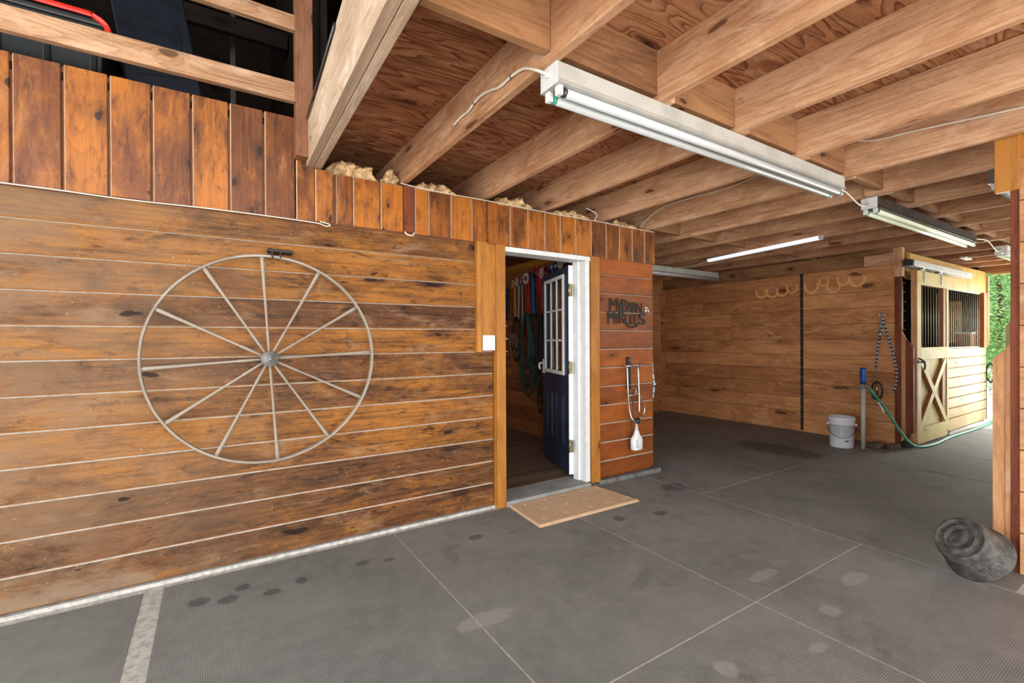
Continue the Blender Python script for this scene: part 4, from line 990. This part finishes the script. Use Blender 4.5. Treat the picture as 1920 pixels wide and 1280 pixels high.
b = MB(); p0, p1 = Vector((5.86, 4.0, 0)), Vector((5.58, 2.45, 0)); d = (p1-p0); Ln = d.length; d.normalize(); n_ = Vector((-d.y, d.x, 0)); Mx = Matrix((d, n_, Vector((0, 0, 1)))).transposed().to_4x4(); Mx.translation = p0
l3 = thing('led_strip_light', (5.72, 3.2, 2.44), 'slim bright white strip light slung across the ceiling joists', 'light fixture')
b.plank((.0, -.03, 2.418), (Ln, .03, 2.458), M=Mx); b.build('diffuser', M_led, l3, .01)
b = MB(); b.plank((Ln, -.031, 2.417), (Ln+.012, .031, 2.459), M=Mx); b.plank((-.012, -.031, 2.417), (0, .031, 2.459), M=Mx); b.build('end_cap', M_fixture, l3)
b = MB(); b.plank((8.75, 2.02, 2.44), (9.05, 2.08, 2.46)); tag(b.build('small_fixture', M_white), 'small flat white fitting on a joist above the stall track', 'light fixture')

# ------------------------------------------------------------------ cables
def cable(pts, r, label, m_=M_cable, n=6, staples=()):
    b = MB(); b.tube(smoothpath(pts, n), r, 8); c_ = cable_tag(b, label, m_)
    for (p, d) in staples:
        p = Vector(p); d = Vector(d).normalized(); b = MB(); b.tube([p-d*.003, p+d*.003], r*1.35, 8); b.build('staple', M_steeld, c_)
    return c_
def cable_tag(b, label, m_): return tag(b.build('cable', m_), label, 'cable', 'electric cables')
cable([(1.150, 1.525, 2.425), (1.128, 1.56, 2.45), (1.128, 1.65, 2.50), (1.128, 1.75, 2.515), (1.128, 1.845, 2.513), (1.128, 1.93, 2.535), (1.128, 2.022, 2.552), (1.128, 2.10, 2.548), (1.128, 2.165, 2.532), (1.128, 2.25, 2.535), (1.128, 2.337, 2.528)], .0065, 'loose white cable stapled to the first joist left of the big light', staples=(((1.128, 1.75, 2.515), (0, 1, .1)), ((1.128, 2.10, 2.548), (0, 1, -.15))))
cable([(3.675, 1.40, 2.68), (3.675, 1.28, 2.64), (3.675, 1.08, 2.625), (3.675, .625, 2.578), (3.675, .2, 2.55), (3.675, -.6, 2.54)], .006, 'white cable stapled along a near joist at the upper right')
cable([(3.752, 3.40, 2.47), (3.752, 3.30, 2.55), (3.752, 3.12, 2.63), (3.752, 2.96, 2.65), (3.752, 2.72, 2.652), (3.752, 2.35, 2.645), (3.752, 2.05, 2.68)], .005, 'thin cable drooping along the joist over the right end of the fascia')
cable([(3.70, 1.53, 2.39), (3.85, 1.53, 2.40), (4.1, 1.54, 2.35), (4.3, 1.57, 2.37), (4.42, 1.58, 2.42)], .006, 'short cable looping between the first and second aisle lights')
cable([(7.02, 1.56, 2.42), (7.4, 1.53, 2.44), (7.8, 1.53, 2.36), (8.12, 1.55, 2.42)], .006, 'short cable looping between the second and far aisle lights')
cable([(5.865, 4.02, 2.44), (5.88, 4.3, 2.40), (5.92, 4.7, 2.43), (5.92, 5.1, 2.45)], .006, 'thin white lead from the slim strip light into the dark wash bay')
cable([(-2.0, YF-.010, 2.098), (-.8, YF-.010, 2.100), (-.4, YF-.010, 2.094), (0, YF-.010, 2.100), (.35, YF-.012, 2.098), (.56, YF-.016, 2.092), (.62, YF-.03, 2.075), (.64, YF-.03, 2.09), (.58, YF-.03, 2.10)], .0036, 'cream cable along the bottom of the left vertical boards')
cable([(1.12, YF-.012, 2.445), (1.25, YF-.012, 2.436), (1.45, YF-.010, 2.432), (1.8, YF-.016, 2.430), (2.1, YF-.010, 2.428), (2.5, YF-.010, 2.422), (3.0, YF-.01, 2.425), (3.4, YF-.01, 2.42), (3.76, YF-.01, 2.42)], .0036, 'cream cable along the top edge of the fascia above the doorway')
cable([(1.14, YF-.03, 2.105), (1.16, YF-.03, 2.085), (1.20, YF-.03, 2.085), (1.21, YF-.02, 2.105)], .005, 'tiny cable loop under the dark fascia batten')
cable([(2.95, YF-.01, 2.43), (2.99, YF+.01, 2.50), (2.9, YF+.05, 2.55)], .005, 'cable end curling up from the fascia left of the last joist')

# ------------------------------------------------------------------ inside the tack room: ribbons and tack
XRB = 3.635
def rosette(y, z, r, cdisc, crim, streams, label):
    t_ = thing('prize_ribbon', (XRB, y, z), label, 'ribbon', 'prize ribbons along the tack room wall')
    Mx = Matrix.Translation((XRB-.012, y, z)) @ Matrix.Rotation(R(-90), 4, 'Y')
    b = MB(); seg = 48; vs = []; fs = []
    for (q, hgt) in ((r*.45, .004), (r*.75, .007), (r, .002)):
        for k in range(seg): a = 2*math.pi*k/seg; vs.append(Mx @ Vector((q*math.cos(a), q*math.sin(a), hgt+.005*(k % 2)*(q/r))))
    for i in range(2):
        for k in range(seg): fs.append((i*seg+k, i*seg+(k+1) % seg, (i+1)*seg+(k+1) % seg, (i+1)*seg+k))
    b.add(vs, fs); b.build('rosette', crim, t_)
    b = MB(); b.lathe([(0, .012), (r*.44, .010), (r*.46, 0)], Mx, 20); b.build('button', cdisc, t_)
    for (dy, w_, ln, c) in streams:
        b = MB(); p = [(XRB-.004, y+dy, z-.01), (XRB-.006, y+dy*1.4, z-ln*.5), (XRB-.003, y+dy*1.2+random.uniform(-.02, .02), z-ln)]
        pp = smoothpath(p, 5); b.tube(pp, [(w_/2, .0015)]*len(pp), 6, flat=(0, 1, 0)); b.build('streamer', c, t_)
mc = {}
def cm(n, c):
    if n not in mc: mc[n] = plain('satin_'+n, c, .4, 0, .15, 25)
    return mc[n]
RED, DKR, PNK, BLU, NVY, YEL, WHT, LAV, GLD, BRN = (cm('red', (.42, .012, .02)), cm('maroon', (.13, .008, .02)), cm('pink', (.60, .26, .30)), cm('blue', (.02, .12, .34)), cm('navy', (.01, .02, .07)),
    cm('amber', (.50, .25, .06)), cm('white', (.66, .62, .56)), cm('lavender', (.42, .36, .44)), cm('gold', (.55, .38, .16)), cm('brown', (.16, .06, .03)))
ROS = [(5.77, 2.06, .05, NVY, NVY, [(0, .10, .42, NVY)], 'very dark navy ribbon, leftmost on the tack room wall'),
       (5.60, 2.14, .055, YEL, YEL, [(-.02, .09, .52, YEL)], 'amber ribbon second from the left on the tack room wall'),
       (5.50, 2.16, .055, LAV, LAV, [(-.03, .09, .55, LAV)], 'pale lavender ribbon beside the amber one'),
       (5.40, 2.15, .06, PNK, DKR, [(.02, .035, .72, NVY), (-.02, .04, .73, GLD), (-.08, .06, .70, BRN)], 'maroon rosette with a long gold streamer'),
       (5.27, 2.18, .075, BRN, WHT, [(-.02, .08, .85, RED), (-.04, .06, .90, RED)], 'white rosette with long red streamers'),
       (5.13, 2.22, .06, DKR, NVY, [(.0, .09, .60, BLU), (-.06, .06, .55, NVY)], 'dark rosette with a blue streamer'),
       (5.01, 2.26, .06, RED, RED, [(-.01, .10, .50, RED), (-.03, .06, .90, DKR), (-.05, .05, .85, RED)], 'red ribbon with gold printed tails in the middle of the row'),
       (4.91, 2.21, .075, WHT, PNK, [(-.02, .06, .48, PNK)], 'large pink rosette with a pale pink streamer'),
       (4.79, 2.24, .07, DKR, DKR, [(0, .10, .50, RED), (-.05, .05, .48, NVY)], 'maroon rosette with a wide red streamer next to the door'),
       (4.69, 2.26, .05, WHT, BLU, [(0, .08, .25, BLU)], 'blue and white rosette just above the door corner'),
       (4.61, 2.26, .05, WHT, NVY, [(0, .07, .25, BLU)], 'navy rosette with white centre above the door'),
       (4.52, 2.28, .06, GLD, WHT, [(0, .08, .25, YEL)], 'cream and gold rosette above the door'),
       (4.42, 2.29, .05, WHT, NVY, [(0, .07, .25, NVY)], 'navy rosette second from right above the door'),
       (4.33, 2.30, .05, WHT, BLU, [(0, .07, .25, RED)], 'blue rosette at the right end of the row')]
for a in ROS: rosette(*a)
M_leather = plain('dark_leather', (.022, .014, .010), .4, 0, .2)
M_teal = plain('dark_teal_rope', (.008, .055, .055), .6)
M_net = plain('tan_rope', (.22, .14, .07), .9)
def loop(y, z, ln, wd, m_, label, n=1, r=.010, cat='bridle', name='bridle'):
    b = MB()
    for k in range(n):
        w_ = wd*(1-.13*k)+random.uniform(-.01, .01); l_ = ln*(1-.10*k)+random.uniform(-.03, .03); oy = random.uniform(-.02, .02); ox = -.02-.012*k
        b.tube([(XRB+ox, y+oy+w_/2*math.sin(a/22*2*math.pi)*(1.0-.25*math.cos(a/22*2*math.pi)), z-l_/2+l_/2*math.cos(a/22*2*math.pi)) for a in range(22)], r, 6, closed=True)
    return tag(b.build(name, m_), label, cat, 'tack hanging in the tack room')
loop(5.50, 1.66, .62, .22, M_leather, 'dark bridle at the left end of the hanging tack', 3)
loop(5.55, 1.42, .34, .20, M_net, 'tan rope bundle hanging low at the left of the tack', 5, .007, 'rope', 'rope_bundle')
loop(5.22, 1.70, 1.10, .34, M_teal, 'large dark teal rope coil in the middle of the hanging tack', 5, .013, 'rope', 'rope_coil')
loop(5.05, 1.68, .85, .22, M_leather, 'black bridle over the right side of the teal coil', 4)
loop(4.93, 1.66, 1.30, .15, M_leather, 'long black bridle with reins hanging below the others', 4)
loop(4.83, 1.68, 1.05, .16, M_leather, 'black bridle tucked behind the door edge', 4)
loop(4.70, 1.68, 1.0, .16, M_leather, 'dark bridle behind the door window', 3)
b = MB(); b.plank((XRB+.0, 4.6, 1.60), (XRB+.015, 5.65, 1.64), 'y'); tag(b.build('tack_rail', M_tack), 'dark wooden peg rail that the bridles hang from', 'rail')
b = MB(); b.plank((3.65, 5.72, .83), (3.66, 5.80, .93)); tag(b.build('outlet_cover', M_trim), 'small brown outlet cover low on the tack room wall', 'outlet')

# ------------------------------------------------------------------ right-hand post, wall, guards, tub
b = MB(); b.plank((3.85, .625, 0), (3.95, .70, 2.46), 'z', .5); struct('trim_17', b, M_post, .003)
b = MB(); b.plank((3.80, .655, 2.17), (3.84, .755, 2.49), 'z', .1); b.plank((3.84, .60, 2.17), (3.95, .72, 2.50), 'z', .25); struct('trim_18', b, M_trim, .003)
b = MB(); z = 0
k = 0
while z < 2.2:
    b.plank((3.83, -2.2, z+.004), (3.86, .66, min(z+.232, 2.45)), 'y'); z += .2345; k += 1
b.plank((3.861, -2.2, 0), (3.88, .62, 2.3), 'y', 1, 1); struct('wall_right', b, [M_guard, M_dark])
b = MB(); b.prism([(.775, .0), (.775, 1.215), (.723, 1.272), (.723, .0)], 0, 3.86, 3.89); b.prism([(.722, .0), (.722, 1.275), (.690, 1.325), (.690, 0)], 0, 3.855, 3.90)
tag(b.build('guard_boards', M_guard), 'two upright orange guard boards with slanted tops beside the reddish post, right foreground', 'guard boards')
b = MB(); b.prism([(.752, .0), (.752, 1.40), (.728, 1.45), (.703, 1.45), (.703, 0)], 0, 4.02, 4.06); tag(b.build('pale_board', M_stall), 'pale board end showing above the right-hand guard boards', 'board')
# aisle right side stall wall, mostly out of view
b = MB()
for k in range(6): b.plank((3.95, .60, k*.2), (8.0, .63, k*.2+.196), 'x')
struct('wall_aisle_right', b, M_back)

# upturned rubber tub leaning against the post
tb = thing('feed_tub', (3.66, .80, 0), 'scuffed black rubber feed tub lying upturned on its rim against the guard boards', 'tub')
axis = Vector((-.735, .27, .56)).normalized()
Mx = axis.to_track_quat('Z', 'Y').to_matrix().to_4x4()
cc = Vector((3.60, .785, .135))+axis*.078; Mx.translation = cc
b = MB()
b.lathe([(.0, .088), (.060, .088), (.066, .094), (.073, .094), (.078, .087), (.104, .087), (.109, .092), (.117, .090), (.121, .081), (.150, -.075), (.158, -.080), (.160, -.092), (.150, -.096), (.143, -.085), (.112, .085), (0, .09)], Mx, 56)
for v_i in range(len(b.v)):
    p = Vector(b.v[v_i]); q = p+Vector((mn.noise(p*6), mn.noise(p*6+Vector((5, 5, 5))), mn.noise(p*6+Vector((9, 2, 1)))))*.005; b.v[v_i] = tuple(q)
b.build('tub_body', M_tub, tb)
b = MB()
for a_ in (40, 95, 150, 210, 265, 320):
    a = R(a_); b.tube([Mx @ Vector((.1225*math.cos(a), .1225*math.sin(a), .065)), Mx @ Vector((.146*math.cos(a), .146*math.sin(a), -.062))], .003, 5)
b.build_split('side_ridge', M_tub, tb)

# ------------------------------------------------------------------ outside
def tree(x, y, h_, r_, n_, m_, label):
    t_ = thing('tree', (x, y, -.05), label, 'tree', 'trees beyond the aisle exit')
    b = MB(); b.tube([(x, y, -.05), (x+.1, y, h_*.5), (x, y+.1, h_*.85)], [.07, .05, .03], 8); b.build('trunk', M_trunk, t_)
    b = MB()
    cl = [(Vector((random.uniform(-1, 1)*r_, random.uniform(-1, 1)*r_, random.uniform(.05, 1.0)*h_)), random.uniform(.35, .75)) for _ in range(46)]
    for _ in range(n_):
        c, cr = random.choice(cl); d = Vector((random.gauss(0, 1), random.gauss(0, 1), random.gauss(0, .7))).normalized()*cr*random.uniform(.7, 1)
        p = Vector((x, y, 0))+c+d; s_ = random.uniform(.025, .05)
        u = Vector((random.gauss(0, 1), random.gauss(0, 1), random.gauss(0, .5))).normalized(); w_ = u.orthogonal().normalized()
        b.add([p-u*s_, p-w_*s_*.5, p+u*s_, p+w_*s_*.5], [(0, 1, 2, 3)], None, random.random())
    b.build('foliage', m_, t_)
tree(15.0, 2.9, 4.4, 1.0, 15000, M_leaf, 'bright green leafy tree nearest the aisle exit')
tree(19.0, 2.6, 6.2, 1.4, 15000, M_leafd, 'deep green tree behind the nearest one')
tree(24.0, 4.2, 7.5, 2.1, 12000, M_leafd, 'dark tree farthest beyond the aisle exit')
b = MB(); b.tube([(10.74, 2.18+.06*math.cos(R(60*k+30)), .76+.16*math.sin(R(60*k+30))) for k in range(6)], .018, 8, closed=True, smooth=False); b.cyl((10.74, 2.24, .72), (10.74, 2.24, -.05), .015)
tag(b.build('hexagonal_frame', M_black), 'black angular frame standing outside past the stall wall', 'frame')
# wooded slope closing the view beyond the trees
b = MB(); nu, nv = 60, 24; vs = []; fs = []
for i in range(nu+1):
    for j in range(nv+1):
        y = -30+60*i/nu; q = j/nv; p = Vector((30+14*q, y, -.1+13*q)); d = mn.noise(p*.5)*1.2+mn.noise(p*1.7)*.6
        vs.append(p+Vector((-d, 0, d*.4)))
for i in range(nu):
    for j in range(nv): a = i*(nv+1)+j; fs.append((a, a+1, a+nv+2, a+nv+1))
t = NT('wooded_slope'); v = t.n('ShaderNodeNewGeometry').outputs['Position']; q1 = t.noise(v, 3, 8, .8)
M_slope = t.out(t.mix(t.step(q1, .38, .66), (.015, .05, .012), (.14, .30, .06)), .9, q1, 1, .4)
b.add(vs, fs); tag(b.build('hillside', M_slope), 'green wooded slope behind the trees', 'hillside', None, 'structure')
b = MB(); b.plank((11.05, 2.36, 0), (11.09, 2.95, 2.3), 'z', .1); tag(b.build('bright_patch_board', M_stall), 'pale board added outside as the bright patch behind the stall bars', 'board')  # added outside so the stall openings show a bright patch
